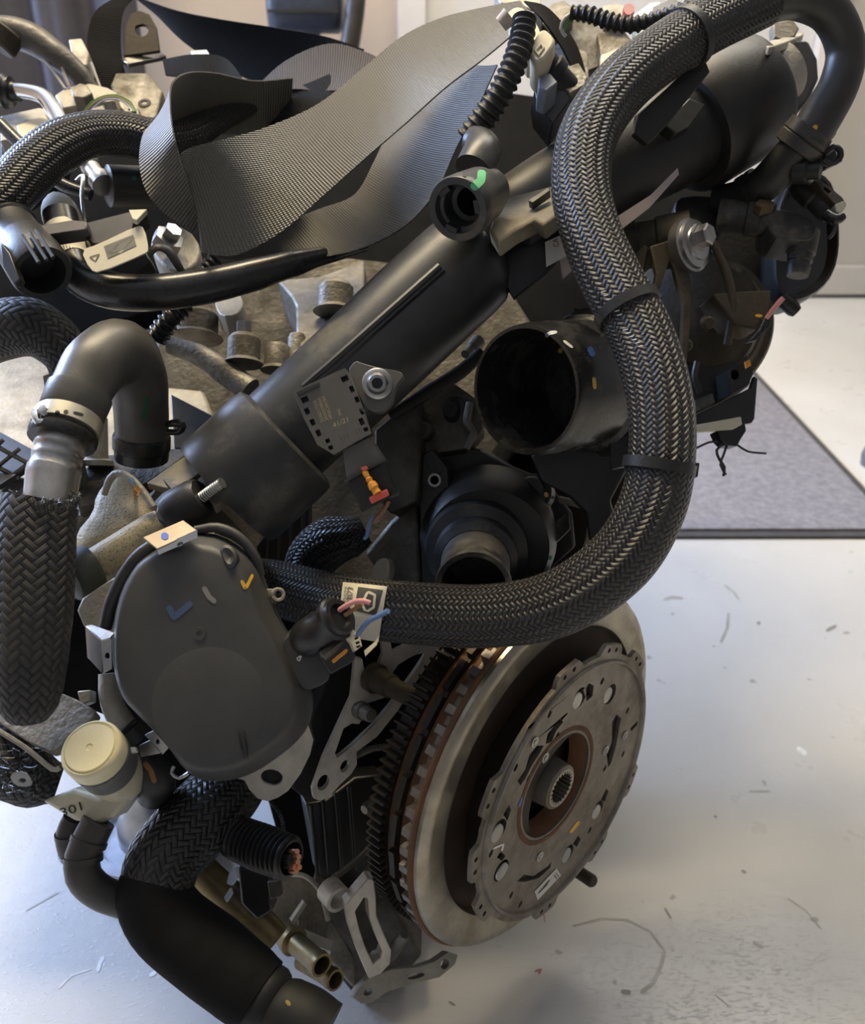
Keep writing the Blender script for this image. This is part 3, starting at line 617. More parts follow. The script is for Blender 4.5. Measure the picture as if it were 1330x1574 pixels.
# region right of the sensor: front faces of head and timing case
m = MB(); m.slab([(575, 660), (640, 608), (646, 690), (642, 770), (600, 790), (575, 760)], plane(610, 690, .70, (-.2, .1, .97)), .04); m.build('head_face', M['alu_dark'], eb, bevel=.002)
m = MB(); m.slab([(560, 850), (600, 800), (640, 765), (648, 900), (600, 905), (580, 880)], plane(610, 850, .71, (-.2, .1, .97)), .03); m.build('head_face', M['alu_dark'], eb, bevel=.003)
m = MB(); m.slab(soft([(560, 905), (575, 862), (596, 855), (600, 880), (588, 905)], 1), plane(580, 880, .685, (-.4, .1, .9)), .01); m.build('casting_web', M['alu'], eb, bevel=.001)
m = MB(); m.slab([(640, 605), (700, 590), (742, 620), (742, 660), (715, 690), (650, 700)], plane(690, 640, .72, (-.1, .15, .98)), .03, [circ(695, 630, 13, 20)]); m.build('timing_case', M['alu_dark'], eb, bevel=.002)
m = MB(); m.cyl((694, 632, .735), (692, 630, .715), [(0, 22), (.6, 22), (.7, 12), (1, 11), (1, 0)], 20); m.build('plug', M['dark'], eb)
m = MB(); m.tube([(722, 620, .715, 6), (718, 650, .71, 7), (728, 665, .71, 6), (716, 690, .71, 6)], 10); m.build('cast_rib', M['alu_dirty'], eb)
m = MB(); m.cyl((655, 665, .72), (648, 660, .71), [(0, 15), (.8, 14), (1, 10), (1, 0)], 16); m.build('plug', M['alu_dark'], eb)
m = MB(); m.tube([(600, 640, .69, 9), (660, 602, .695, 11), (710, 570, .70, 11), (742, 540, .70, 9)], 12); m.build('cast_rib', M['dark'], eb)
m = MB(); m.cyl((735, 525, .72), (715, 545, .705), [(0, 12), (.5, 10), (.55, 7), (1, 7), (1, 0)], 12); m.build('stud', M['alu_dirty'], eb)
# bell housing flange: light bracket with window and two holes, its gasket, the steel plate with a slot
bp = plane(560, 1100, .668, (.30, -.06, .95))
bh = thing('bell_housing_flange', 'pale aluminium flange with window and two holes beside the flywheel', 'flange', P(500, 1230, .675))
outer = [(546, 1010), (557, 1013), (562, 1038), (580, 1030), (589, 1005), (587, 984), (600, 984), (603, 1002), (640, 984), (684, 984), (674, 1000), (640, 1048), (612, 1092), (580, 1132), (548, 1156), (549, 1175), (540, 1190), (522, 1207), (505, 1226), (492, 1231), (482, 1227), (480, 1214), (497, 1165), (520, 1115), (540, 1072)]
win = [(515, 1158), (528, 1120), (541, 1112), (552, 1113), (562, 1098), (562, 1082), (580, 1076), (598, 1070), (609, 1052), (600, 1040), (612, 1022), (628, 1012), (640, 1006), (658, 1003), (636, 1036), (600, 1085), (572, 1118), (540, 1148), (526, 1160), (518, 1165)]
m = MB(); m.slab(outer, bp, .007, [win, circ(497, 1203, 8, 13, 25), circ(530, 1178, 6, 10, 25)]); m.build('flange', M['alu_lightened'], bh, bevel=.0008)
m = MB(); m.slab([(505, 1042), (545, 1016), (552, 1050), (530, 1095), (505, 1150), (484, 1215), (478, 1228), (462, 1222), (452, 1214), (470, 1170), (484, 1140), (478, 1110), (488, 1085)], plane(510, 1120, .69, (.55, -.1, .82)), .03); m.build('gasket_edge', M['dark'], bh, bevel=.001)
m = MB(); m.cyl((572, 1040, .668), (660, 1086, .625), [(0, 24), (.10, 24), (.12, 20), (.35, 19), (.37, 15.5), (.97, 14.5), (1, 12), (1, 6), (.97, 5.5), (.97, 0)], 24); m.build('stud', M['bronze'], bh)
m = MB(); m.cyl((548, 1088, .672), (571, 1100, .655), [(0, 15), (.5, 14), (.52, 11), (.95, 11), (1, 9), (1, 0)], 20); m.build('pin', M['alu_dirty'], bh)
m = MB(); m.tube([(548, 1160, .70, 6), (575, 1150, .70, 5), (605, 1147, .70, 5)], 10); m.build('edge_rib', M['alu_dirty'], bh)
m = MB(); m.cyl((592, 1222, .72), (560, 1245, .70), [(0, 9), (.9, 9), (1, 7), (1, 0)], 14); m.build('peg', M['alu_dirty'], bh)
sp = thing('steel_bracket', 'flat grey steel bracket with an oblong slot under the grey cover', 'bracket', P(412, 1232, .60))
m = MB(); m.slab([(300, 1180), (400, 1150), (440, 1130), (473, 1113), (482, 1138), (477, 1160), (462, 1190), (443, 1216), (428, 1226), (412, 1232), (396, 1228), (383, 1214), (376, 1200)], plane(420, 1190, .60, (.15, .0, .98)), .004, [circ(418, 1195, 17, 12, 10)]); m.build('plate', M['alu_lightened'], sp, bevel=.0006)
m = MB(); m.cyl((418, 1195, .615), (418, 1195, .602), [(0, 16), (.7, 16), (.75, 8), (1, 8), (1, 0)], 6); m.build('bolt', M['dark'], sp)
# lower bell housing
lb = thing('lower_casting', 'open triangular aluminium casting under the flywheel', 'casting', P(560, 1543, .72))
pl2 = plane(570, 1440, .695, (.3, -.08, .95))
m = MB(); m.slab([(530, 1392), (552, 1366), (566, 1350), (575, 1352), (578, 1375), (579, 1408), (592, 1440), (602, 1462), (600, 1482), (586, 1497), (567, 1505), (552, 1470), (538, 1430)], pl2, .014, [[(546, 1402), (560, 1380), (566, 1382), (568, 1412), (578, 1440), (588, 1463), (585, 1473), (574, 1482), (563, 1460), (553, 1430)]]); m.build('frame', M['alu_lightened'], lb, bevel=.001)
m = MB(); m.slab([(543, 1533), (552, 1519), (572, 1500), (602, 1490), (640, 1487), (668, 1478), (690, 1463), (704, 1468), (700, 1482), (676, 1502), (636, 1512), (596, 1524), (572, 1541), (556, 1543)], plane(620, 1500, .715, (.4, .3, .85)), .012, [circ(566, 1525, 7, 5, -30), circ(684, 1482, 6, 8, 20), soft([(625, 1500), (650, 1494), (655, 1500), (630, 1507)], 1)]); m.build('rail', M['alu'], lb, bevel=.0012)
m = MB(); m.lathe(P(518, 1380, .70), c2w((.6, -.25, .75)), [(0, .0105), (.003, .0105), (.003, .0075), (-.012, .0075), (-.012, .0105)], 24, closed=True); m.build('eye', M['alu_lightened'], lb)
m = MB(); m.slab([(536, 1398), (570, 1380), (590, 1460), (575, 1490), (560, 1470)], plane(565, 1430, .735, (.6, -.2, .75)), .01); m.build('web', M['alu_dark'], lb)
m = MB(); m.slab([(430, 1345), (450, 1338), (478, 1350), (498, 1376), (506, 1404), (528, 1440), (545, 1470), (545, 1520), (520, 1490), (480, 1455), (430, 1435), (400, 1410)], plane(480, 1420, .735, (.2, .35, .9)), .03); m.build('sump_face', M['alu_dirty'], lb, bevel=.002)
m = MB(); m.tube([(440, 1343, .715, 4), (470, 1347, .71, 4), (492, 1370, .708, 4), (505, 1415, .705, 4)], 10); m.build('edge_lip', M['alu'], lb)
for q in range(7):
    m = MB(); m.tube([(458+q*7, 1398+q*5, .725, 2.4), (460+q*7, 1425+q*5, .722, 2.4)], 8); m.build('cooling_rib', M['alu_dirty'], lb)
m = MB(); m.slab([(448, 1416), (468, 1386), (472, 1390), (452, 1422)], plane(460, 1405, .712, (.3, .2, .93)), .01); m.build('web', M['alu'], lb)
m = MB(); m.slab([(462, 1425), (496, 1440), (512, 1446), (508, 1462), (470, 1448)], plane(490, 1445, .715, (.1, .7, .7)), .008); m.build('shelf', M['alu'], lb)
m = MB(); m.cyl((600, 1468, .74), (622, 1436, .72), [(0, 10), (.9, 9), (1, 7), (1, 0)], 14); m.build('peg', M['alu_dirty'], lb)
m = MB(); m.cyl((576, 1468, .728), (574, 1466, .718), [(0, 9), (.7, 8), (1, 5), (1, 0)], 6); m.build('bolt', M['steel'], lb)
bt = thing('brass_pipe_stub', 'pair of short dull brass pipe stubs below the flywheel', 'pipe', P(500, 1500, .68))
m = MB(); m.cyl((440, 1437, .70), (495, 1484, .665), [(0, 19), (.18, 23), (.24, 23), (.26, 17), (.85, 17), (.88, 18.5), (1, 18), (1, 14), (.5, 14), (.5, 0)], 28); m.build('upper_tube', M['brass'], bt)
m = MB(); m.cyl((465, 1475, .70), (516, 1507, .672), [(0, 16), (.6, 15), (.85, 15), (.88, 16.5), (1, 16), (1, 12.5), (.5, 12.5), (.5, 0)], 28); m.build('lower_tube', M['brass'], bt)
# black ribbed cover left of the flywheel
rb = thing('ribbed_cover', 'black ribbed plastic cover between the flange and the toothed ring', 'cover', P(500, 1400, .74))
m = MB(); m.slab([(470, 1235), (500, 1230), (545, 1195), (590, 1190), (585, 1260), (575, 1320), (540, 1370), (510, 1360), (490, 1345)], plane(530, 1280, .755, (.3, .0, .95)), .03); m.build('panel', M['plastic_clean'], rb, bevel=.002)
for x in (478, 496, 516, 536):
    m = MB(); m.tube([(x, 1238-(x-478)*.5, .742, 3), (x+10, 1345-(x-478)*.1, .742, 3)], 8); m.build('rib', M['plastic_clean'], rb)
m = MB(); m.tube([(512, 1350, .73, 5), (545, 1325, .725, 5), (572, 1298, .72, 4)], 8); m.build('edge_strip', M['alu_dark'], rb)
# ------------------------------------------------------------------ charge air pipe across the top
ip = thing('intake_pipe', 'thick grey-black plastic intake pipe crossing the engine diagonally', 'pipe', P(400, 760, .62))
m = MB(); m.tube([(372, 735, .655, 80), (440, 668, .655, 81), (535, 580, .66, 82), (640, 480, .67, 83), (705, 420, .675, 82), (722, 404, .677, 80), (736, 391, .679, 68), (742, 385, .68, 40)], 48, .006); m.build('barrel', M['pipe'], ip, key='barrel')
m = MB(); m.cyl((349, 760, .638), (478, 640, .642), [(0, 88), (.0, 97), (.05, 101), (.62, 101), (.70, 99), (.73, 88), (.73, 80)], 56); m.build('end_cuff', M['pipe'], ip, key='cuff')
m = MB()
A, B = (468, 596), (676, 411); n_ = 18; 
for side in (0,):
    pts = [cast(A[0]+(B[0]-A[0])*i/n_, A[1]+(B[1]-A[1])*i/n_, ['barrel'], .0015) for i in range(n_+1)]
    m.tube3(pts, [.0028]*(n_+1), 8)
m.build('moulded_rib', M['pipe'], ip)
m = MB(); pts = [cast(474+(B[0]-A[0])*i/n_, 600+(B[1]-A[1])*i/n_, ['barrel'], .0002) for i in range(n_+1)]; m.tube3(pts, [.0022]*(n_+1), 6); m.build('painted_rib_shadow', M['plastic_clean'], ip)  # raised dark bead that paints the shade along the rib
m = MB(); m.tube([(330, 785, .67, 78), (300, 815, .665, 74), (262, 850, .66, 70)], 36); m.build('lower_elbow', M['olive'], ip)
m = MB(); m.slab([(225, 742), (300, 690), (330, 672), (345, 690), (372, 745), (330, 780), (300, 740), (262, 752)], plane(300, 720, .63, (-.1, .75, .65)), .006); m.build('top_web', M['plastic_dirty'], ip, bevel=.0008)
m = MB(); m.slab([(262, 742), (298, 722), (322, 702), (318, 716), (300, 732), (275, 748)], plane(295, 725, .615, (-.1, .75, .65)), .004); m.build('web_edge', M['plastic_dirty'], ip, bevel=.0006)
# upper section: dusty box conduit then round black pipe with a wide collar
m = MB(); m.tube([(742, 392, .70, 70), (800, 345, .705, 74), (870, 300, .71, 76), (960, 248, .725, 78), (1060, 195, .745, 80), (1130, 155, .76, 80)], 40, .008); m.build('upper_barrel', M['plastic'], ip, key='upbarrel')
m = MB(); m.slab([(752, 352), (770, 298), (850, 240), (880, 225), (905, 300), (856, 330), (836, 345), (822, 336), (792, 352), (765, 372)], plane(820, 310, .655, (-.2, .75, .63)), .012); m.build('dusty_top', M['plastic_dirty'], ip, bevel=.002)
m = MB(); m.slab([(800, 350), (805, 345), (846, 322), (850, 328), (812, 352)], plane(825, 340, .645, (-.2, .6, .77)), .014); m.build('clip_slot', M['plastic_dusty_lightened'], ip, bevel=.0008)
m = MB(); m.slab([(812, 308), (843, 288), (846, 292), (818, 312)], plane(825, 300, .642, (-.2, .6, .77)), .006); m.build('clip_slot', M['plastic_dusty_lightened'], ip, bevel=.0006)
m = MB(); m.slab([(768, 368), (792, 354), (822, 338), (838, 348), (905, 300), (910, 340), (842, 418), (790, 460), (768, 420)], plane(830, 370, .655, (-.1, -.1, .99)), .01); m.build('side_wall', M['plastic_clean'], ip, bevel=.001)
m = MB(); m.cyl((1052, 205, .74), (1152, 145, .762), [(0, 78), (.0, 90), (.06, 96), (.9, 98), (.97, 94), (1, 84), (1, 0)], 48); m.build('collar', M['plastic'], ip)
m = MB(); m.slab([(980, 175), (1055, 105), (1085, 92), (1092, 110), (1060, 150), (1028, 190), (996, 222), (975, 205)], plane(1030, 160, .655, (.1, -.1, .99)), .008); m.build('bracket_fin', M['plastic_clean'], ip, bevel=.001)
m = MB(); m.slab([(1020, 190), (1060, 150), (1085, 160), (1060, 195), (1040, 205)], plane(1050, 180, .675, (.3, .3, .9)), .01); m.build('bracket_fin', M['plastic_clean'], ip, bevel=.001)
m = MB(); m.slab([(858, 388), (930, 345), (1000, 300), (1042, 258), (1044, 268), (1000, 318), (930, 372), (866, 428)], plane(950, 335, .66, (.1, .0, .99)), .003); m.build('pale_label_strip', mk('pinkish_label', (.42, .36, .33), .5, var=.06), ip)
m = MB(); m.slab([(838, 372), (866, 360), (876, 390), (840, 410)], plane(855, 385, .648, (-.1, 0, .99)), .002); m.build('white_label', M['label_white'], ip, key='calabel')
text_on('label_letters', 'CA', [(851, 381), (849, 368), (858, 366), (860, 379)], ['calabel'], mk('red_ink', (.2, .05, .07), .6), ip)
m = MB(); m.cyl((1140, 150, .775), (1200, 110, .79), [(0, 60), (.4, 62), (.45, 50), (1, 48), (1, 0)], 32); m.build('end_flange', M['alu'], ip)
# ------------------------------------------------------------------ pressure sensor on the pipe
sn = thing('pressure_sensor', 'flat grey sensor module with printed numbers screwed on the intake pipe', 'sensor', P(512, 698, .55))
ps = plane(510, 632, .560, (-.05, .02, 1))
wins = [(468.6, 614, 5.5, 4.5), (472, 632, 3.6, 5), (480.6, 649, 3.6, 5), (489.6, 665.6, 3.6, 5), (504, 677.6, 3.4, 3.2), (508.5, 688, 3.4, 3.2), (530, 582, 5.5, 4.5), (541, 598, 3.2, 5), (549, 614, 3.2, 4.6), (557, 632, 3.4, 5), (556, 648, 3.6, 5.5), (562.6, 660, 3.4, 3.2)]
def rect(u, v, a, b, rot):
    c, s = math.cos(math.radians(rot)), math.sin(math.radians(rot)); return [(u+x*c-y*s, v+x*s+y*c) for x, y in ((-a, -b), (a, -b), (a, b), (-a, b))]
so = [(451, 605), (455, 600), (490, 584), (530, 566), (536, 572), (548, 600), (560, 632), (571, 666), (545, 680), (513, 699), (505, 694), (488, 684), (480, 668), (468, 645)]
m = MB(); m.slab(so, ps, .004, [rect(u, v, a, b, -24) for u, v, a, b in wins]); m.build('face', M['sensor'], sn, bevel=.0004, key='senface')
m = MB(); m.slab(so, plane(510, 632, .5645, (-.05, .02, 1)), .014); m.build('housing', M['plastic_clean'], sn, bevel=.0006)
m = MB(); m.slab([(455, 603), (490, 588), (491, 593), (458, 608)], plane(475, 598, .5594, (-.05, .02, 1)), .002); m.build('raised_edge', M['pipe'], sn)
m = MB(); m.slab(soft([(534, 570), (546, 554), (556, 558), (585, 566), (613, 570), (622, 577), (612, 588), (606, 600), (603, 618), (590, 632), (574, 634), (562, 628), (548, 600)], 1), plane(580, 590, .566, (-.05, .05, 1)), .01); m.build('mounting_ear', M['sensor'], sn, bevel=.001)
m = MB(); m.cyl((580, 590, .566), (580, 589, .552), [(0, 24), (.25, 24), (.3, 22), (.32, 17), (.8, 17), (1, 13), (1, 8.5), (.6, 8), (.6, 0)], 32); bo = m.build('screw', M['steel'], sn)
m = MB(); m.cyl((580, 589, .556), (580, 589, .5535), [(0, 9), (1, 9), (1, 0)], 6); m.build('torx_recess', M['ink'], bo)
m = MB(); m.slab([(527, 692), (567, 672), (590, 707), (575, 718), (548, 730), (533, 738)], plane(555, 705, .566, (-.05, -.05, 1)), .018); m.build('lower_body', M['sensor'], sn, bevel=.0008)
m = MB(); m.slab([(533, 738), (548, 731), (575, 719), (592, 708), (600, 740), (606, 752), (602, 764), (575, 778), (556, 788), (545, 765)], plane(570, 745, .570, (-.05, -.1, 1)), .02); m.build('plug_housing', M['plastic'], sn, bevel=.001)
m = MB(); m.slab([(529, 738), (591, 706), (593, 709), (531, 741)], plane(560, 723, .5645, (-.05, -.1, 1)), .002); m.build('plug_rim', M['pipe'], sn)
m = MB(); m.slab([(598, 764), (612, 758), (614, 761), (600, 768)], plane(606, 762, .566, (-.05, -.1, 1)), .004); m.build('plug_rim', M['pipe'], sn)
m = MB(); m.slab([(567, 765), (594, 752), (598, 762), (571, 775)], plane(583, 763, .562, (-.05, -.1, 1)), .005); m.build('red_lock', M['red'], sn, 'red locking clip', bevel=.0006)
m = MB(); m.slab([(554, 719), (563, 716), (566, 721), (558, 725)], plane(560, 720, .561, (-.05, -.1, 1)), .003); m.build('red_tip', M['red'], sn, bevel=.0004)
m = MB(); m.cyl((560, 724, .563), (580, 758, .561), [(0, 4), (.1, 5), (.3, 4), (.35, 5.5), (.5, 4.5), (.55, 7), (.75, 8), (.8, 6), (1, 7), (1, 0)], 16); m.build('orange_pin', M['orange_pl'], sn, 'orange locking pin')
m = MB(); m.tube([(598, 770, .572, 3.2), (590, 785, .575, 3.2), (578, 798, .578, 3.2), (566, 808, .582, 3.2)], 8); m.build('brown_wire', M['brownw'], sn)
m = MB(); m.tube([(574, 792, .578, 3), (568, 806, .578, 3), (564, 824, .58, 3), (560, 828, .582, 2.5)], 8); m.build('cut_wire', M['bluew'], sn)
LT = [((512, 655), (533, 646), (536, 651), (515, 660), '41/21')]
text_on('date_print', '41/21', [(511, 651), (534, 641), (536, 648), (513, 658)], ['senface'], M['print_'], sn)
for s_, x, w in (('223651755R', 0, 0), ('3AA503B860', 6.5, -5), ('HMAC0419R0', 13, -9)):
    a = (494+x, 650-x*.42); b = (481+x*1.05, 616-x*.42); text_on('number_print', s_, [a, b, (b[0]+5, b[1]-2.2), (a[0]+5, a[1]-2.2)], ['senface'], M['print_'], sn)
text_on('code_print', '3MC', [(522, 640), (518, 629), (522, 627), (526, 638)], ['senface'], M['print_'], sn)
for i in range(5): stroke('tick_print', [(523+i*5+(8 if i > 2 else 0), 671-i*2-(5 if i > 2 else 0)), (526+i*5+(8 if i > 2 else 0), 678-i*2-(5 if i > 2 else 0))], 1.2, ['senface'], M['greyink'], sn)
# ------------------------------------------------------------------ black air inlet tube
def mouth(u, v, Z, n): return P(u, v, Z), c2w(n)
c_, n_ = mouth(806, 600, .60, (-.66, -.16, .73))
ai = thing('air_inlet_tube', 'wide black open inlet tube with paint marks', 'tube', c_-n_*.09)
R_ = px(104, .60)
m = MB(); m.lathe(c_, n_, [(-.085, R_*1.04), (-.078, R_*1.10), (-.070, R_*1.10), (-.066, R_*1.03), (-.012, R_*.995), (-.008, R_*.97), (-.003, R_*.97), (0, R_*.95), (0, R_*.90), (-.004, R_*.885), (-.08, R_*.86), (-.08, 0)], 72); m.build('barrel', M['inlet'], ai, key='inlet')
m = MB(); m.lathe(c_, n_, [(-.105, R_*1.15), (-.105, R_*1.22), (-.088, R_*1.22), (-.085, R_*1.1)], 56); m.build('flange', M['plastic_clean'], ai)
for nm, pts, w, mt_ in (('white_mark', [(838, 517), (846, 512), (856, 511)], 5, 'white'), ('white_mark', [(866, 524), (880, 535)], 4, 'white'), ('yellow_dot', [(859, 538), (865, 540)], 9, 'yellow'), ('yellow_mark', [(912, 580), (914, 598)], 6, 'yellow'), ('blue_mark', [(905, 534), (912, 548)], 9, 'blue')):
    stroke(nm, pts, w, ['inlet'], M[mt_], ai)
m = MB(); m.slab([(880, 470), (950, 500), (985, 540), (985, 600), (955, 660), (920, 700), (895, 690), (900, 560)], plane(930, 580, .68, (-.3, .1, .95)), .012); m.build('mounting_plate', M['plastic'], ai, bevel=.001)
m = MB(); m.cyl((955, 550, .672), (953, 549, .667), [(0, 9), (1, 8), (1, 0)], 12); m.build('orange_dot', M['orange'], ai)
m = MB(); m.slab([(815, 700), (880, 680), (930, 640), (985, 690), (965, 720), (938, 770), (946, 800), (930, 850), (905, 830), (900, 790), (870, 760), (830, 740)], plane(890, 740, .675, (-.2, -.05, .98)), .02); m.build('lower_bracket', M['plastic_clean'], ai, bevel=.002)
m = MB(); m.slab([(935, 668), (975, 664), (978, 690), (965, 716), (940, 722)], plane(955, 690, .64, (-.2, 0, .98)), .02); m.build('clip_block', M['plastic_clean'], ai, bevel=.001)
# ------------------------------------------------------------------ coolant outlet
c_, n_ = mouth(728, 902, .63, (-.08, -.36, .93))
wo = thing('coolant_outlet', 'black plastic coolant outlet with a round open spout', 'outlet', c_)
R_ = px(57, .63)
m = MB(); m.lathe(c_, n_, [(-.055, R_*1.0), (-.006, R_*.97), (-.004, R_*1.04), (0, R_*1.02), (0, R_*.88), (-.05, R_*.85), (-.05, 0)], 48); m.build('spout', M['plastic_dusty_lightened'], wo)
m = MB(); m.lathe(c_, n_, [(-.07, R_*1.55), (-.06, R_*1.5), (-.055, R_*1.22), (-.045, R_*1.2), (-.040, R_*1.01), (-.06, R_*1.01)], 48, closed=True); m.build('collar', M['plastic'], wo)
m = MB(); m.lathe(c_-n_*.08+c2w((1, 0, 0))*.008, n_, [(-.03, .053), (.0, .053), (.012, .047), (.012, 0)], 48); m.build('housing', M['plastic'], wo)
m = MB(); m.slab([(645, 780), (640, 720), (680, 690), (740, 690), (790, 720), (840, 740), (880, 790), (885, 840), (840, 880), (810, 920), (660, 920)], plane(760, 810, .735, (-.1, -.1, .99)), .03); m.build('body', M['plastic'], wo, bevel=.002)
m = MB(); m.slab([(690, 745), (718, 720), (760, 740), (730, 770), (700, 785), (692, 782)], plane(720, 750, .712, (-.2, .3, .93)), .02); m.build('rib_block', M['plastic_dusty_lightened'], wo, bevel=.001)
m = MB(); m.cyl((825, 760, .715), (815, 755, .70), [(0, 30), (.6, 30), (.62, 24), (.9, 24), (1, 21), (1, 0)], 32); m.build('plug', M['plastic'], wo, key='wplug')
stroke('yellow_dot', [(838, 757), (842, 764)], 7, ['wplug'], M['yellow'], wo)
m = MB(); m.slab([(820, 828), (875, 786), (878, 812), (862, 828), (830, 850)], plane(850, 820, .70, (.1, .3, .95)), .01); m.build('arm', M['plastic_dusty_lightened'], wo, bevel=.001)
m = MB(); m.cyl((845, 857, .70), (845, 857, .695), [(0, 4), (1, 4), (1, 0)], 10); m.build('green_dot', M['green'], wo)
m = MB(); m.slab([(650, 700), (662, 690), (688, 720), (690, 760), (684, 860), (676, 915), (650, 915), (645, 780)], plane(668, 800, .70, (-.3, 0, .95)), .02, [circ(668, 738, 5, 7)]); m.build('side_frame', M['plastic'], wo, bevel=.001)
m = MB(); m.lathe(P(668, 738, .697), c2w((-.3, 0, .95)), [(-.006, .0052), (0, .0052), (.0, .0036), (-.006, .0036)], 20, closed=True); m.build('bushing', M['steel'], wo)
hb = thing('heat_shield_bracket', 'curved pale metal bracket tucked inside the braided hose loop', 'bracket', P(860, 900, .70))
m = MB(); m.tube([(862, 768, .715, 8), (898, 778, .70, 9), (908, 790, .695, 9), (905, 830, .69, 9), (895, 858, .69, 10), (868, 885, .69, 12), (846, 905, .69, 13)], 14, oval=.6); m.build('arm', M['alu'], hb)
m = MB(); m.slab(soft([(850, 895), (880, 866), (920, 845), (918, 858), (890, 885), (860, 915)], 1), plane(880, 880, .69, (-.1, .3, .95)), .004, [circ(892, 868, 3, 2.4), circ(868, 892, 4, 3)]); m.build('strip', M['alu'], hb)
# ------------------------------------------------------------------ the long braided hose
bz = thing('braided_hose', 'long black braided hose looping in front of the engine', 'hose', P(760, 1000, .58))
HP = [(395, 900, .70, 42), (430, 905, .675, 43), (520, 928, .64, 46), (640, 943, .60, 48), (760, 946, .58, 49), (862, 925, .565, 52), (952, 862, .555, 53), (1002, 780, .55, 52), (1018, 690, .55, 51), (1012, 600, .555, 50), (985, 512, .565, 49), (940, 430, .575, 48), (906, 350, .585, 46), (893, 275, .595, 46), (908, 200, .605, 46), (955, 133, .615, 45), (1018, 82, .625, 43), (1090, 38, .64, 42), (1172, -2, .655, 42)]
m = MB(); m.tube(HP, 64, .004); m.build('sleeve', M['braid'], bz, key='sleeve')
m = MB(); m.tube([(1150, 10, .652, 37), (1178, -4, .656, 38), (1230, -6, .665, 34), (1278, 22, .675, 30), (1300, 75, .685, 29), (1290, 130, .69, 30), (1262, 180, .695, 32), (1240, 216, .70, 32)], 40, .005); m.build('rubber_end', M['rubber'], bz, key='rubend')
stroke('yellow_mark', [(1236, 209), (1243, 217)], 9, ['rubend'], M['orange'], bz); stroke('yellow_mark', [(1248, 202), (1256, 193)], 7, ['rubend'], M['yellow'], bz)
patch('paper_tag', [(528, 896), (596, 903), (583, 985), (520, 975)], ['sleeve'], M['label'], bz, 14, 14, .0009)
patch('tag_print', [(552, 904), (590, 909), (580, 946), (546, 938)], ['sleeve'], M['greyink'], bz, 10, 10, .0013)
stroke('tag_emblem', [(566, 910), (557, 928), (563, 941), (575, 934), (577, 915), (566, 910)], 4, ['tag_print'], M['label'], bz)
text_on('tag_letters', '4B/1', [(535, 930), (537, 903), (544, 905), (542, 932)], ['paper_tag'], M['greyink'], bz); text_on('tag_letters', '0/2022', [(528, 932), (531, 902), (537, 903), (535, 931)], ['paper_tag'], M['greyink'], bz)
for k in range(7):
    u0, v0 = 926+k*4.2, 446+k*6; stroke('grey_fleck', [(u0-2, v0+3), (u0+6, v0+1)], 1.6, ['sleeve'], M['white'], bz)
for k in range(6):
    u0, v0 = 960+k*4.6, 505+k*5; stroke('grey_fleck', [(u0-2, v0+3), (u0+6, v0+1)], 1.6, ['sleeve'], M['white'], bz)
def tie(label, i0, t, rpx, head, hw, hl, ang):
    """cable tie round the braided hose at a place on its path"""
    a = HP[i0]; b = HP[i0+1]; u, v, Z = [a[k]+(b[k]-a[k])*t for k in range(3)]; r = a[3]+(b[3]-a[3])*t
    d = (P(*b[:3])-P(*a[:3])).normalized()
    q = thing('cable_tie', label, 'cable tie', P(u, v, Z), 'cable ties on the braided hose')
    m = MB(); R = px(r, Z); m.lathe(P(u, v, Z), d, [(-.0035, R+.0004), (-.0033, R+.0018), (.0033, R+.0018), (.0035, R+.0004)], 48, closed=True); m.build('band', M['plastic'], q)
    c, s = math.cos(math.radians(ang)), math.sin(math.radians(ang))
    pl = plane(head[0], head[1], Z-R*.8/(1), (.2, .2, .95)); hp = [(head[0]+x*c-y*s, head[1]+x*s+y*c) for x, y in ((-hl, -hw), (hl, -hw), (hl, hw), (-hl, hw))]
    hz = (pl[0]+FV*R*.5, pl[1])
    m = MB(); m.slab(hp, hz, .008, [[(head[0]+x*c-y*s, head[1]+x*s+y*c) for x, y in ((-hl*.4, -hw*.5), (hl*.4, -hw*.5), (hl*.4, hw*.5), (-hl*.4, hw*.5))]]); m.build('head', M['plastic'], q, bevel=.0006)
tie('black cable tie at the middle of the braided hose', 10, .45, 0, (1004, 458), 12, 11, 45)
tie('black cable tie low on the right bend of the braided hose', 7, .70, 0, (1066, 721), 11, 9, 8)
tie('black cable tie near the top of the braided hose', 16, .55, 0, (1074, 76), 11, 11, 30)
m = MB(); pts = [cast(946+52*i/12, 502-46*i/12+8*math.sin(i/12*math.pi)*.2, ['sleeve'], .0024) for i in range(13)]
# ------------------------------------------------------------------ grey actuator cover, lower left
ac = thing('actuator_cover', 'large matt grey plastic cover with yellow and blue check marks', 'cover', P(330, 1198, .57))
co = [(212, 862), (228, 846), (250, 832), (280, 822), (310, 818), (345, 823), (378, 845), (398, 872), (408, 900), (420, 935), (436, 965), (452, 990), (468, 1030), (478, 1062), (481, 1090), (474, 1118), (455, 1142), (425, 1165), (400, 1182), (372, 1194), (340, 1199), (310, 1196), (288, 1180), (268, 1152), (245, 1125), (218, 1098), (196, 1075), (184, 1045), (178, 1005), (180, 950), (192, 900)]
pc = plane(330, 1010, .580, (.02, .10, .99))
m = MB(); m.loft(soft(co, 1), pc, [(.99, -.012), (1.0, -.002), (1.0, .005), (.99, .009), (.955, .014), (.90, .0225), (.87, .0255), (.83, .0268), (.5, .0272), (.02, .0274)]); m.build('shell', M['cover'], ac, sharp=50, key='shell')
m = MB(); m.lathe(on(pc, 336, 1075)+pc[1]*.0272, pc[1], [(0, .0345), (.0003, .0335), (.0003, .0), ], 56); m.build('round_pad', M['cover'], ac, key='pad')
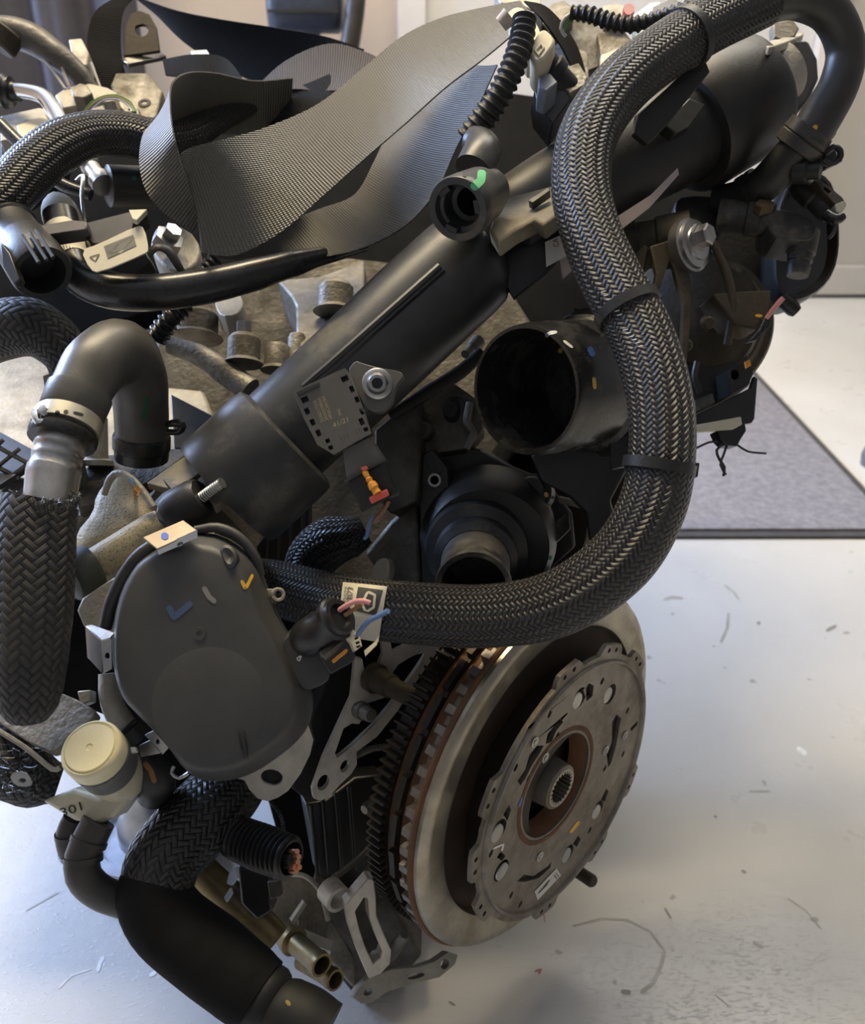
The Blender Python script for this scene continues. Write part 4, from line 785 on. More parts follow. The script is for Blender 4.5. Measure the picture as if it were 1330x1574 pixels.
m = MB(); m.lathe(on(pc, 322, 972)+pc[1]*.0270, pc[1], [(0, .0042), (.001, .0040), (.001, .0018), (.0, .0016), (.0, 0)], 20); m.build('centre_dimple', M['cover'], ac)
m = MB(); m.loft(soft([(336, 842), (352, 836), (366, 852), (362, 874), (348, 874)], 2), plane(350, 855, .5615, (-.1, .3, .95)), [(1.0, -.006), (1, .001), (.7, .0022), (.1, .0)]); m.build('recess_pad', M['cover'], ac)
stroke('blue_check', [(259, 931), (268, 949), (295, 926)], 10, ['shell', 'pad'], mk('faded_blue_paint', (.055, .085, .16), .6), ac); stroke('yellow_check', [(371, 892), (377, 904), (379, 902), (388, 883)], 5, ['shell'], M['yellow'], ac)
stroke('pale_scratch', [(313, 902), (322, 918), (332, 926)], 8, ['shell'], mk('scuffed_plastic', (.22, .215, .195), .6), ac)
text_on('stamp', '/AK  8H', [(362, 1118), (378, 1122), (383, 1168), (374, 1166)], ['shell', 'pad'], M['ink'], ac)
m = MB(); m.slab([(118, 938), (126, 920), (155, 900), (190, 878), (222, 842), (260, 815), (330, 815), (330, 1000), (250, 1080), (185, 1010), (150, 985), (128, 962)], plane(170, 920, .588, (-.1, .2, .97)), .010); m.build('mounting_flange', M['alu'], ac, bevel=.001)
m = MB(); m.tube([(162, 965, .578, 10), (172, 925, .576, 11), (192, 885, .574, 12), (214, 856, .572, 12), (240, 836, .571, 11)], 14); m.build('seal', M['rubber'], ac)
m = MB(); m.tube([(300, 815, .577, 7), (335, 811, .577, 8), (368, 826, .578, 8), (392, 856, .58, 8), (402, 884, .582, 6)], 12); m.build('rim_bead', M['cover'], ac)
def clip(polys, dot=None):
    k = ac
    m = MB()
    for pg, pl_, th in polys: m.slab(pg, pl_, th)
    return m.build('spring_clip', M['steel'], ac, bevel=.0005)
cA = plane(262, 822, .558, (-.1, .75, .65))
m = MB(); m.slab([(219, 826), (282, 799), (303, 815), (241, 844)], cA, .0012); m.build('spring_clip', mk('brushed_clip_steel', (.34, .28, .21), .45, .6), ac, bevel=.0005, key='clipA')
m = MB(); m.slab([(241, 842), (303, 814), (304, 826), (244, 853)], plane(272, 835, .5545, (.05, -.1, .99)), .0015, [circ(277, 836, 5, 3, -24)]); m.build('spring_clip', M['chrome'], ac, bevel=.0005)
stroke('blue_dot', [(248, 824), (259, 825)], 11, ['clipA'], mk('clip_blue_paint', (.06, .13, .55), .5), ac)
m = MB(); m.slab([(131, 962), (140, 960), (158, 978), (156, 1034), (134, 1010)], plane(145, 995, .570, (-.5, .1, .85)), .0015); m.slab([(155, 984), (172, 978), (172, 1028), (158, 1036)], plane(164, 1005, .566, (.1, 0, .99)), .0015, [circ(165, 1008, 3.5, 5)]); m.build('spring_clip', M['steel'], ac, bevel=.0005)
m = MB(); m.slab([(131, 962), (143, 960), (176, 972), (170, 980), (155, 984)], plane(150, 970, .568, (-.1, .8, .6)), .0015); m.build('clip_bridge', M['steel'], ac, bevel=.0005)
m = MB(); m.slab([(222, 1130), (238, 1122), (259, 1150), (250, 1160), (242, 1150)], plane(242, 1140, .567, (-.2, -.2, .95)), .0015, [circ(242, 1140, 3, 4)]); m.slab([(214, 1146), (230, 1138), (248, 1158), (216, 1164)], plane(230, 1150, .572, (-.2, -.2, .95)), .0015); m.build('spring_clip', M['steel'], ac, bevel=.0005)
m = MB(); m.tube([(268, 1178, .572, 3), (264, 1188, .571, 3), (276, 1196, .571, 3), (290, 1188, .571, 3)], 8); m.build('hook', M['steel'], ac)
m = MB(); m.lathe(P(427, 914, .585), c2w((.3, .1, .95)), [(-.003, .0046), (.003, .0046), (.003, .0024), (-.003, .0024)], 24, closed=True); m.slab([(408, 905), (424, 905), (426, 924), (416, 930)], plane(416, 915, .587, (.3, .1, .95)), .004); m.build('eyelet', M['alu'], ac, bevel=.0005)
m = MB(); m.slab(soft([(432, 990), (446, 972), (468, 961), (480, 972), (494, 1002), (508, 1036), (503, 1050), (468, 1064), (452, 1040)], 1), plane(468, 1010, .563, (.12, .03, .99)), .035); m.build('socket', M['cover'], ac, bevel=.002, key='socket')
stroke('triangle_mark', [(456, 1012), (464, 1007), (460, 1016), (456, 1012)], 2, ['socket'], M['white'], ac)
# plug with cut wires on the cover's socket
pg = thing('wire_plug', 'black round wire plug with cut pink and blue wires', 'connector', P(490, 1000, .555))
m = MB(); m.cyl((466, 986, .560), (524, 946, .540), [(0, 27), (.1, 30), (.5, 30), (.55, 27), (.8, 27), (.82, 34), (.92, 34), (.94, 30), (1, 28), (1, 20), (.9, 18), (.9, 0)], 36); m.build('barrel', M['plastic_clean'], pg)
m = MB(); m.slab([(488, 1004), (534, 976), (547, 1010), (542, 1018), (508, 1037)], plane(515, 1005, .550, (.1, -.05, .99)), .02); m.build('latch_box', M['plastic'], pg, bevel=.0008, key='latch')
m = MB(); m.slab([(490, 1002), (530, 974), (536, 978), (498, 1008)], plane(512, 990, .547, (-.1, .6, .8)), .006); m.build('latch_rail', M['plastic_dusty_lightened'], pg, bevel=.0005)
stroke('orange_mark', [(511, 1018), (520, 1010), (528, 1004), (534, 998)], 6, ['latch'], M['orange'], pg)
m = MB(); m.slab([(528, 974), (540, 965), (553, 978), (557, 993), (546, 1001), (540, 988)], plane(542, 983, .541, (.2, .2, .95)), .012, [rect(548, 981, 3, 2, -25), rect(550, 988, 3, 2, -25), rect(551, 994, 3, 1.6, -25)]); m.build('wire_seal', M['cream'], pg, bevel=.0005)
m = MB(); m.tube([(522, 938, .54, 4), (534, 930, .535, 4.2), (548, 924, .532, 4.2), (560, 924, .53, 4.2), (569, 927, .53, 4)], 10); m.build('pink_wire', M['pink'], pg)
m = MB(); m.tube([(530, 946, .538, 3.5), (545, 936, .536, 3.5), (556, 929, .534, 3.5)], 8); m.build('brown_wire', M['brownw'], pg)
m = MB(); m.tube([(550, 976, .538, 4), (558, 964, .534, 4.2), (568, 954, .53, 4.2), (582, 947, .525, 4.2), (597, 939, .52, 4.2)], 10); m.build('blue_wire', M['bluew'], pg)
m = MB(); m.slab([(560, 1000), (578, 985), (582, 978), (580, 990), (562, 1008)], plane(570, 993, .55, (.1, .3, .95)), .004); m.build('loose_clip', M['cream'], pg)
# ------------------------------------------------------------------ speckled aluminium valve body
vb = thing('valve_body', 'speckled beige aluminium valve casting above the grey cover', 'valve', P(150, 890, .62))
m = MB(); m.loft(soft([(146, 800), (150, 768), (178, 732), (202, 738), (235, 772), (262, 800), (235, 830), (180, 850), (150, 870), (118, 872), (112, 840)], 1), plane(180, 800, .635, (-.05, .55, .83)), [(1.05, -.03), (1.0, -.002), (.94, .006), (.8, .011), (.5, .013), (.05, .013)]); m.build('dome', M['alu_speck'], vb, sharp=60, key='vdome')
m = MB(); m.cyl((122, 882, .610), (250, 802, .622), [(0, 28), (.04, 30), (.14, 30), (.16, 25), (.9, 24), (1, 21), (1, 0)], 32); m.build('side_tube', M['alu_speck'], vb)
m = MB(); m.tube([(160, 760, .625, 5), (170, 735, .622, 6), (184, 727, .62, 6), (202, 736, .617, 6), (220, 756, .614, 6), (236, 780, .612, 6)], 12); m.build('flange_lip', M['alu'], vb, key='vlip')
stroke('orange_mark', [(208, 748), (212, 754), (210, 762)], 9, ['vlip', 'vdome'], M['orange'], vb); stroke('blue_mark', [(199, 735), (206, 742)], 8, ['vlip'], mk('pale_blue_paint', (.22, .33, .5), .5), vb)
m = MB(); m.slab([(190, 880), (230, 845), (262, 838), (240, 870), (206, 905), (190, 905)], plane(220, 870, .600, (-.1, .5, .86)), .02); m.build('foot', M['alu_speck'], vb, bevel=.002)
m = MB(); m.cyl((142, 872, .612), (102, 893, .600), [(0, 38), (.7, 40), (.9, 36), (1, 26), (1, 0)], 32); m.build('end_cap', mk('greenish_dusty_plastic', (.025, .028, .022), .5, dust=(.085, .10, .06), dust_amt=.35), vb)
m = MB(); m.slab(soft([(236, 784), (258, 762), (276, 758), (284, 786), (268, 806), (246, 806)], 1), plane(258, 785, .597, (-.1, .4, .9)), .03); m.build('bracket', M['plastic'], vb, bevel=.001)
m = MB(); m.cyl((262, 790, .604), (312, 762, .598), [(0, 30), (.2, 34), (.85, 33), (1, 28), (1, 0)], 10); m.build('black_boss', M['plastic'], vb)
m = MB(); m.tube([(306, 768, .597, 9.5), (324, 755, .593, 9.5), (342, 742, .589, 9)], 16, corr=(.0018, .08), smooth=False); m.build('threaded_stud', M['steel'], vb)
m = MB(); m.slab([(250, 735), (268, 735), (292, 752), (270, 760)], plane(270, 748, .605, (-.1, .7, .7)), .006); m.build('fin', M['plastic_dusty_lightened'], vb, bevel=.0006)
# ------------------------------------------------------------------ elbow hose with clamp, and its metal pipe, far left
eh = thing('elbow_hose', 'smooth grey-black rubber elbow hose arching at the left', 'hose', P(217, 695, .70))
m = MB(); m.tube([(98, 668, .588, 46), (110, 635, .594, 46), (126, 598, .602, 46), (150, 560, .614, 49), (186, 543, .634, 52), (209, 578, .655, 46), (217, 630, .672, 41), (218, 692, .685, 39)], 48, .004); m.build('bend', M['elbow'], eh, key='elbow')
m = MB(); a_, b_ = (109, 638, .594), (123, 604, .601); m.cyl(a_, b_, [(0, 47), (.05, 48.5), (.9, 50), (.98, 50), (1, 46)], 48); m.build('cuff', M['elbow'], eh)
m = MB(); m.cyl((94, 680, .585), (99, 664, .588), [(0, 36), (0, 50), (.3, 52), (.7, 52), (1, 48), (1, 40)], 48); m.build('end_lip', M['rubber_shiny'], eh)
m = MB(); m.cyl((218, 668, .680), (218, 705, .688), [(0, 41), (.1, 43), (.55, 43), (.6, 41), (1, 40), (1, 0)], 40); m.build('lower_collar', M['rubber_shiny'], eh)
m = MB(); m.tube([(258, 652, .67, 5), (275, 650, .665, 7), (281, 656, .665, 6), (274, 664, .668, 5), (258, 664, .67, 5)], 10); m.build('collar_tab', M['rubber_shiny'], eh)
gp = mk('dull_green_paint', (.02, .10, .055), .5)
stroke('green_stripe', [(226, 610), (224, 630), (220, 645)], 9, ['elbow'], gp, eh)
hcl = thing('hose_clamp', 'pale metal hose clamp round the lower end of the elbow hose', 'clamp', P(100, 668, .585))
m = MB(); m.cyl((100, 664, .588), (107, 644, .593), [(0, 49), (0, 51.5), (1, 51.5), (1, 49)], 56); m.build('band', mk('pale_clamp_steel', (.55, .51, .40), .38, .7), hcl, key='band')
for q in ((88, 634), (101, 633)): stroke('band_slot', [(q[0]-3, q[1]), (q[0]+4, q[1])], 6, ['band'], M['ink'], hcl)
stroke('band_slot', [(113, 634), (128, 638)], 4, ['band'], M['ink'], hcl)
m = MB(); m.cyl((62, 640, .572), (72, 628, .575), [(0, 10), (.2, 12), (.8, 12), (1, 9), (1, 0)], 16); m.build('screw', M['chrome'], hcl)
m = MB(); m.tube([(60, 626, .575, 5), (54, 636, .57, 6), (58, 648, .568, 6), (70, 646, .57, 5)], 10); m.build('screw_housing', M['chrome'], hcl)
mp_ = thing('metal_pipe', 'shiny stepped metal pipe rising from the frayed sleeve', 'pipe', P(80, 790, .575))
m = MB(); m.tube([(96, 676, .586, 38), (92, 690, .584, 39), (90, 696, .583, 36.5), (88, 704, .582, 38), (86, 711, .581, 36.5), (84, 722, .58, 40), (82, 728, .579, 40), (78, 760, .575, 39), (74, 800, .57, 38)], 40, .002); m.build('barrel', M['steel'], mp_, sharp=70)
fs = thing('frayed_sleeve', 'thick frayed black fabric sleeve hanging at the left edge', 'sleeve', P(44, 1110, .55))
m = MB(); m.tube([(62, 772, .555, 57), (56, 800, .553, 59), (52, 860, .55, 61), (50, 930, .548, 60), (46, 1000, .547, 57), (44, 1050, .547, 52), (43, 1085, .547, 44), (43, 1104, .548, 30)], 64, .004); m.build('braid', M['braid_matte'], fs)
m = MB(); rnd = random.Random(2)
for k in range(170):
    a = rnd.uniform(0, 2*math.pi); u = 62+56*math.cos(a); v = 772+8*math.sin(a); Z = .555-.022*math.sin(a)
    m.tube([(u, v+8, Z, .9), (u+rnd.uniform(-5, 5), v-rnd.uniform(2, 8), Z+rnd.uniform(-.003, .003), .8), (u+rnd.uniform(-10, 10), v-rnd.uniform(6, 16), Z+rnd.uniform(-.004, .004), .6)], 4, .01)
m.build('frayed_threads', M['rubber'], fs, kind='stuff')
fh = thing('fabric_hose', 'coarse dark fabric-covered hose bending at the left edge', 'hose', P(100, 570, .70))
m = MB(); m.tube([(-40, 525, .70, 44), (0, 508, .695, 46), (45, 503, .69, 45), (82, 522, .69, 40), (104, 552, .69, 34), (108, 575, .692, 30)], 48); m.build('cover', M['braid_matte'], fh)
m = MB(); m.slab([(66, 578), (82, 572), (92, 575), (88, 600), (70, 604)], plane(78, 588, .675, (0, .2, .98)), .006, [circ(77, 588, 5, 7)]); m.build('end_tab', M['alu_dirty'], fh, bevel=.0008)
# cam cover details on the left
cg = thing('ribbed_tray', 'black plastic grid tray at the left edge below the elbow hose', 'tray', P(20, 740, .66))
m = MB(); m.slab([(-40, 690), (0, 664), (48, 690), (52, 712), (0, 745), (-40, 760)], plane(10, 710, .665, (-.05, .75, .65)), .004); m.build('floor', M['plastic_clean'], cg)
for a, b in (((-20, 678), (50, 716)), ((-30, 705), (30, 735)), ((0, 745), (52, 706)), ((-25, 735), (30, 690)), ((-40, 722), (5, 676))):
    m = MB(); m.tube([(*a, .655, 3.5), (*b, .655, 3.5)], 6); m.build('grid_rib', M['plastic_dusty_lightened'], cg)
m = MB(); m.slab([(0, 725), (45, 735), (120, 690), (125, 720), (60, 770), (0, 765)], plane(60, 735, .668, (0, .6, .8)), .02); m.build('ledge', M['alu_dirty'], cg, bevel=.002)
m = MB(); m.cyl((150, 716, .70), (150, 640, .70), [(0, 24), (.1, 24), (.14, 16), (.95, 15), (1, 12), (1, 0)], 24); m.build('post', M['alu'], eb)
m = MB(); m.slab([(155, 700), (230, 690), (300, 690), (230, 742), (165, 770), (120, 780), (115, 730)], plane(190, 725, .70, (0, .8, .6)), .01); m.build('cover_ledge', M['alu_dark'], eb, bevel=.002)
# ------------------------------------------------------------------ ivory cap, hoses and bundle, lower left
cap = thing('fluid_reservoir_cap', 'round ivory plastic cap with a grey band on a milky bottle', 'cap', P(150, 1265, .56))
c_, n_ = mouth(138, 1149, .545, (-.12, .62, .78)); R_ = px(48, .545)
m = MB(); m.lathe(c_, n_, [(-.013, R_*.94), (-.012, R_), (-.003, R_), (-.001, R_*.96), (0, R_*.9), (-.0008, R_*.86), (-.0012, R_*.84), (.0006, R_*.80), (.0008, R_*.12), (.0002, R_*.10), (.0002, 0)], 56); m.build('lid', M['ivory'], cap)
m = MB(); m.lathe(c_, n_, [(-.030, R_*.96), (-.014, R_*1.0), (-.013, R_*.9)], 48); m.build('band', M['grey_band'], cap)
m = MB(); m.lathe(c_, n_, [(-.058, R_*.62), (-.052, R_*.80), (-.038, R_*.93), (-.029, R_*.93)], 48); m.build('neck', M['milky'], cap)
m = MB(); m.slab([(62, 1232), (112, 1212), (150, 1225), (188, 1212), (200, 1225), (178, 1256), (150, 1268), (112, 1262)], plane(120, 1238, .575, (-.1, .15, .98)), .02); m.build('bottle', M['milky'], cap, bevel=.003, key='bottle')
text_on('bottle_number', '301', [(92, 1243), (124, 1232), (128, 1245), (97, 1256)], ['bottle'], M['ink'], cap)
for nm, lab, pts in (('coolant_hose', 'dark elbow hose leaving the milky bottle downwards', [(152, 1262, .575, 25), (138, 1290, .573, 26), (128, 1315, .571, 27), (128, 1345, .57, 27), (155, 1372, .575, 26), (210, 1392, .585, 25), (290, 1420, .61, 24)]), ('coolant_hose', 'short grey hose half hidden behind the elbow under the bottle', [(115, 1258, .60, 18), (106, 1280, .60, 19), (108, 1305, .602, 19), (130, 1330, .61, 18)])):
    t = thing(nm, lab, 'hose', P(*pts[3][:3]), 'hoses under the milky bottle')
    m = MB(); m.tube(pts, 32, .004); m.build('tube', M['rubber'], t)
    for i in (1, 2):
        a = pts[i]; b = pts[i+1]; m = MB(); m.cyl(a[:3], tuple(a[k]+(b[k]-a[k])*.3 for k in range(3)), [(0, a[3]), (0, a[3]+2.5), (1, a[3]+2.5), (1, a[3])], 32); m.build('ridge', M['rubber'], t)
bd = thing('taped_bundle', 'black taped cable bundle with loose threads at the left edge', 'cable bundle', P(40, 1240, .59))
m = MB(); m.tube([(-40, 1150, .60, 60), (10, 1170, .60, 58), (50, 1195, .605, 46), (90, 1205, .61, 30)], 40); m.build('wrap', M['braid_matte'], bd)
m = MB()
for k in range(90):
    u, v = rnd.uniform(0, 60), rnd.uniform(1150, 1230); m.tube([(u, v, .552+u*.0006, .8), (u+rnd.uniform(-10, 14), v+rnd.uniform(-12, 10), .548+u*.0006, .8), (u+rnd.uniform(-14, 22), v+rnd.uniform(-14, 12), .549+u*.0006, .6)], 4, .01)
m.build('loose_threads', M['rubber_shiny'], bd, kind='stuff')
m = MB(); m.slab(soft([(14, 1190), (36, 1184), (48, 1200), (46, 1210), (22, 1208)], 1), plane(30, 1198, .54, (0, .2, .98)), .002, [circ(34, 1200, 6, 4)]); m.build('clear_clip', mk('clear_clip_plastic', (.35, .35, .33), .25), bd)
br = thing('curved_bracket', 'grey curved metal bracket between frayed sleeve and ivory cap', 'bracket', P(60, 1150, .58))
m = MB(); m.slab(soft([(-20, 1060), (60, 1055), (110, 1070), (148, 1092), (140, 1108), (105, 1130), (92, 1152), (70, 1158), (-20, 1100)], 1), plane(70, 1100, .578, (-.1, .5, .86)), .01); m.build('plate', M['alu_dirty'], br, bevel=.001)
m = MB(); m.tube([(-10, 1118, .565, 4), (40, 1150, .565, 4), (80, 1182, .565, 4), (92, 1180, .566, 4)], 8); m.build('edge', M['alu'], br)
m = MB(); m.slab([(118, 1062), (140, 1060), (140, 1078), (124, 1084)], plane(130, 1070, .59, (0, .3, .95)), .01); m.build('tab', M['alu'], br, bevel=.001)
pe = thing('metal_elbow_pipe', 'small grey metal elbow pipe beside the ivory cap', 'pipe', P(205, 1140, .60))
m = MB(); m.tube([(168, 1035, .60, 16), (170, 1070, .598, 17), (180, 1098, .596, 18), (196, 1120, .595, 18), (212, 1140, .595, 18)], 28); m.build('tube', M['alu'], pe)
m = MB(); m.cyl((192, 1118, .595), (215, 1142, .595), [(0, 19), (.05, 21), (.15, 19), (.2, 21), (.3, 19), (.3, 24), (1, 25), (1, 0)], 28); m.build('sleeve', M['rubber'], pe)
be = thing('black_elbow', 'black plastic elbow with orange smear below the cover clip', 'elbow', P(235, 1225, .60))
m = MB(); m.tube([(212, 1150, .592, 28), (228, 1180, .59, 30), (240, 1200, .592, 31), (236, 1222, .60, 26)], 32); m.build('tube', M['plastic'], be, key='belbow')
stroke('orange_smear', [(222, 1172), (232, 1185), (238, 1203)], 8, ['belbow'], mk('dull_orange', (.30, .13, .03), .6), be)
m = MB(); m.slab([(186, 1150), (208, 1148), (210, 1155), (190, 1160)], plane(198, 1153, .56, (0, .4, .9)), .004); m.build('white_tab', M['white'], be)
# ------------------------------------------------------------------ thick sleeved hose, bottom
th_ = thing('sleeved_hose', 'thick black sleeved hose running out at the bottom edge', 'hose', P(420, 1560, .56))
m = MB(); m.tube([(380, 1150, .64, 52), (350, 1210, .625, 56), (305, 1262, .605, 58), (255, 1318, .588, 58), (238, 1372, .58, 56)], 56, .004); m.build('braided_sleeve', M['braid_fine'], th_)
m = MB(); m.tube([(246, 1340, .584, 55), (238, 1378, .579, 58), (262, 1420, .575, 60), (320, 1466, .57, 62), (372, 1508, .565, 60), (400, 1530, .562, 56)], 48, .004); m.build('smooth_sleeve', M['sleeve'], th_)
m = MB(); m.tube([(390, 1522, .563, 50), (412, 1538, .56, 52), (425, 1548, .558, 44), (440, 1556, .556, 50), (470, 1572, .553, 52), (500, 1592, .55, 50)], 40, .003); m.build('coupling', M['black_matt'], th_, key='coup')
stroke('yellow_dot', [(440, 1538), (446, 1546)], 6, ['coup'], mk('dim_yellow', (.25, .17, .03), .6), th_)
m = MB(); m.slab(soft([(270, 1450), (330, 1500), (390, 1560), (420, 1600), (360, 1600), (300, 1490)], 1), plane(340, 1530, .60, (-.1, .5, .86)), .02); m.build('underside_strip', M['rubber_shiny'], th_, bevel=.002)
cc = thing('cut_conduit', 'black corrugated conduit cut open with bare copper wires', 'conduit', P(440, 1330, .58))
m = MB(); m.tube([(345, 1278, .612, 26), (370, 1290, .602, 34), (405, 1304, .592, 36), (448, 1320, .58, 34)], 32, corr=(.0038, .12), hollow=.86); m.build('ribbed_tube', M['plastic_clean'], cc)
m = MB()
for k in range(16):
    a = rnd.uniform(0, 6.28); r = rnd.uniform(0, 18); m.tube([(440+r*.5*math.cos(a), 1322+r*math.sin(a), .582, 3.5), (452+r*.5*math.cos(a), 1324+r*math.sin(a)*.9, .573, 3.5)], 8, .01)
m.build('wire_bundle', M['rubber'], cc, kind='stuff')
for k, (du, dv) in enumerate(((2, -14), (6, -6), (4, 2), (-4, 10), (0, 16), (8, 10))):
    m = MB(); m.tube([(446+du*.6, 1322+dv, .576, 4), (456+du*.6, 1323+dv, .570, 4.2)], 10); m.build('copper_core', M['copper'], cc)
m = MB(); m.tube([(410, 1225, .62, 3), (430, 1250, .615, 3), (436, 1275, .61, 3.4), (432, 1292, .605, 3)], 8, corr=(.002, .25)); m.build('shield_strand', M['plastic'], cc)
ws = thing('white_clip', 'small bluish white broken clip below the cut conduit', 'clip', P(350, 1385, .62))
m = MB(); m.slab([(352, 1342), (364, 1332), (365, 1350), (356, 1362), (348, 1358)], plane(357, 1348, .60, (0, .3, .95)), .006); m.slab([(344, 1380), (354, 1364), (357, 1374), (348, 1388)], plane(350, 1375, .60, (0, .3, .95)), .005); m.build('clip_body', mk('bluish_white_plastic', (.55, .62, .72), .4), ws, bevel=.0006)
bp_ = thing('dark_pipe', 'brownish metal pipe behind the sleeved hose', 'pipe', P(400, 1440, .65))
m = MB(); m.tube([(290, 1320, .66, 26), (340, 1368, .655, 26), (390, 1412, .65, 26), (425, 1445, .648, 24)], 28); m.build('tube', M['brass'], bp_)
m = MB(); m.slab([(365, 1330), (410, 1340), (420, 1400), (395, 1415), (370, 1390)], plane(390, 1370, .635, (0, .1, .99)), .02); m.build('black_holder', M['plastic_clean'], bp_, bevel=.002)
m = MB(); m.slab([(410, 1355), (430, 1352), (432, 1378), (415, 1384)], plane(420, 1368, .63, (0, .2, .98)), .01); m.build('holder_lug', M['alu_dark'], bp_, bevel=.001)
fp = thing('floor_hoist_foot', 'pale round foot on the floor behind the bottle hoses', 'foot', floor_pt(225, 1290))
cf = floor_pt(232, 1305)
m = MB(); m.lathe(cf, Vector((0, 0, 1)), [(.001, .07), (.02, .07), (.03, .062), (.03, .05), (.022, .046), (.022, 0)], 40); m.build('base', mk('pale_blue_grey_paint', (.50, .54, .62), .4), fp)
m = MB(); m.lathe(cf+Vector((0, 0, .022)), Vector((0, 0, 1)), [(0, .03), (.02, .028), (.05, .012), (.09, .012)], 24); m.build('spindle', M['steel'], fp)
# inner hoses in the dark middle
ih = thing('inner_braided_hose', 'fuzzy black braided hose in the shadow above the long hose', 'hose', P(480, 900, .70))
m = MB(); m.tube([(470, 905, .70, 36), (480, 860, .70, 40), (505, 835, .695, 40), (540, 825, .69, 32), (562, 815, .69, 22)], 40); m.build('sleeve', M['braid_fine'], ih)
rp = thing('ribbed_black_panel', 'dark ribbed panel between the intake pipe and grey cover', 'panel', P(450, 880, .74))
m = MB(); m.slab([(395, 840), (450, 770), (475, 760), (475, 880), (440, 920), (400, 900)], plane(440, 840, .75, (0, .1, .99)), .02); m.build('panel', M['plastic_clean'], rp)
for x in (410, 428, 446, 464):
    m = MB(); m.tube([(x, 900-(x-410)*.3, .74, 3), (x+3, 830-(x-410)*.9, .74, 3)], 6); m.build('rib', M['plastic'], rp)
# ------------------------------------------------------------------ woven straps over the top
def strap(label, rows, mat, bow=0.0, name='lifting_strap'):
    m = MB(); m.ribbon(rows, bow=bow, m=10); return m.build(name, mat, label=label, cat='strap', group='straps over the engine', sharp=60)
strap('wide grey-black webbing strap running across the top to a fold', [(800, 2, .745, 822, 20, .715), (745, 12, .74, 790, 52, .695), (680, 28, .73, 742, 92, .68), (620, 56, .715, 684, 136, .665), (560, 104, .695, 626, 188, .655), (490, 160, .662, 566, 240, .64), (410, 196, .640, 496, 302, .632), (345, 214, .622, 430, 358, .634), (296, 226, .612, 362, 392, .640), (276, 240, .606, 312, 388, .640), (286, 246, .622, 322, 386, .655)], M['web'], bow=-.05)
strap('grey-black webbing strap curving below the wide strap', [(690, 88, .765, 765, 100, .72), (640, 140, .755, 735, 165, .695), (600, 198, .74, 702, 228, .68), (575, 250, .72, 672, 292, .668), (545, 300, .70, 625, 346, .668), (490, 322, .676, 556, 382, .672), (430, 345, .672, 474, 398, .675), (380, 372, .672, 392, 402, .68), (330, 380, .68, 335, 396, .685)], M['web'], bow=-.06)
strap('looped end of webbing strap bulging at the left', [(450, 120, .76, 440, 200, .80), (390, 124, .74, 390, 205, .785), (330, 112, .715, 330, 205, .76), (288, 112, .69, 285, 190, .728), (265, 128, .665, 245, 190, .69), (262, 160, .645, 222, 205, .66), (266, 200, .63, 215, 250, .648), (276, 240, .634, 226, 295, .645), (292, 285, .640, 256, 330, .648), (310, 335, .648, 298, 358, .652)], M['web'], bow=.03)
strap('black webbing strap passing behind to the right', [(205, -6, .93, 240, 22, .945), (270, 16, .915, 285, 66, .945), (340, 30, .90, 345, 104, .94), (420, 42, .885, 402, 128, .925), (500, 56, .87, 470, 130, .90), (560, 76, .855, 525, 124, .87)], M['web_shaded'])
strap('black webbing strap standing up beside the metal buckle', [(150, 150, .90, 205, 140, .91), (138, 100, .90, 192, 110, .91), (134, 60, .905, 186, 70, .915), (144, 22, .91, 188, 26, .92), (168, 2, .92, 200, 2, .925), (205, -14, .93, 222, -8, .93)], M['web_shaded'])
strap('worn brown-grey strap tucked under the wide strap', [(388, 140, .80, 402, 150, .79), (440, 94, .79, 440, 138, .775), (505, 68, .78, 500, 140, .76), (560, 80, .77, 548, 140, .745), (600, 100, .76, 590, 150, .735)], M['web_brown'], bow=.03)
strap('dark strap fold lying under the wide strap', [(250, 92, .86, 255, 116, .85), (300, 84, .85, 310, 124, .84), (350, 92, .84, 345, 140, .83), (400, 150, .80, 420, 200, .78), (470, 130, .77, 500, 175, .75), (560, 90, .77, 560, 140, .75)], M['web_shaded'])
strap('black end of strap dropping behind the cream plug', [(806, 2, .742, 830, 26, .725), (838, 10, .76, 848, 50, .75), (866, 38, .775, 868, 82, .765), (888, 74, .79, 882, 118, .78), (900, 112, .80, 888, 152, .79)], M['web_shaded'])
bk = thing('strap_buckle', 'flat metal strap bracket with an oval hole at top left', 'buckle', P(218, 85, .92))
m = MB(); m.slab([(190, 86), (192, 40), (200, 22), (214, 16), (230, 22), (241, 42), (246, 78)], plane(218, 50, .915, (.1, .15, .98)), .004, [soft([(206, 40), (222, 36), (229, 46), (224, 55), (210, 56)], 2)]); m.build('plate', M['gear'], bk, bevel=.0006)  # dark steel colour carries the dark reflection of this face
m = MB(); m.slab([(186, 90), (246, 78), (256, 86), (196, 98)], plane(220, 88, .913, (.1, .7, .7)), .004); m.build('bent_lip', M['chrome'], bk, bevel=.0006)
m = MB(); m.slab([(292, 78), (318, 76), (326, 88), (300, 92)], plane(308, 84, .89, (.1, .5, .86)), .006); m.build('edge_clip', M['chrome'], bk, bevel=.0006)
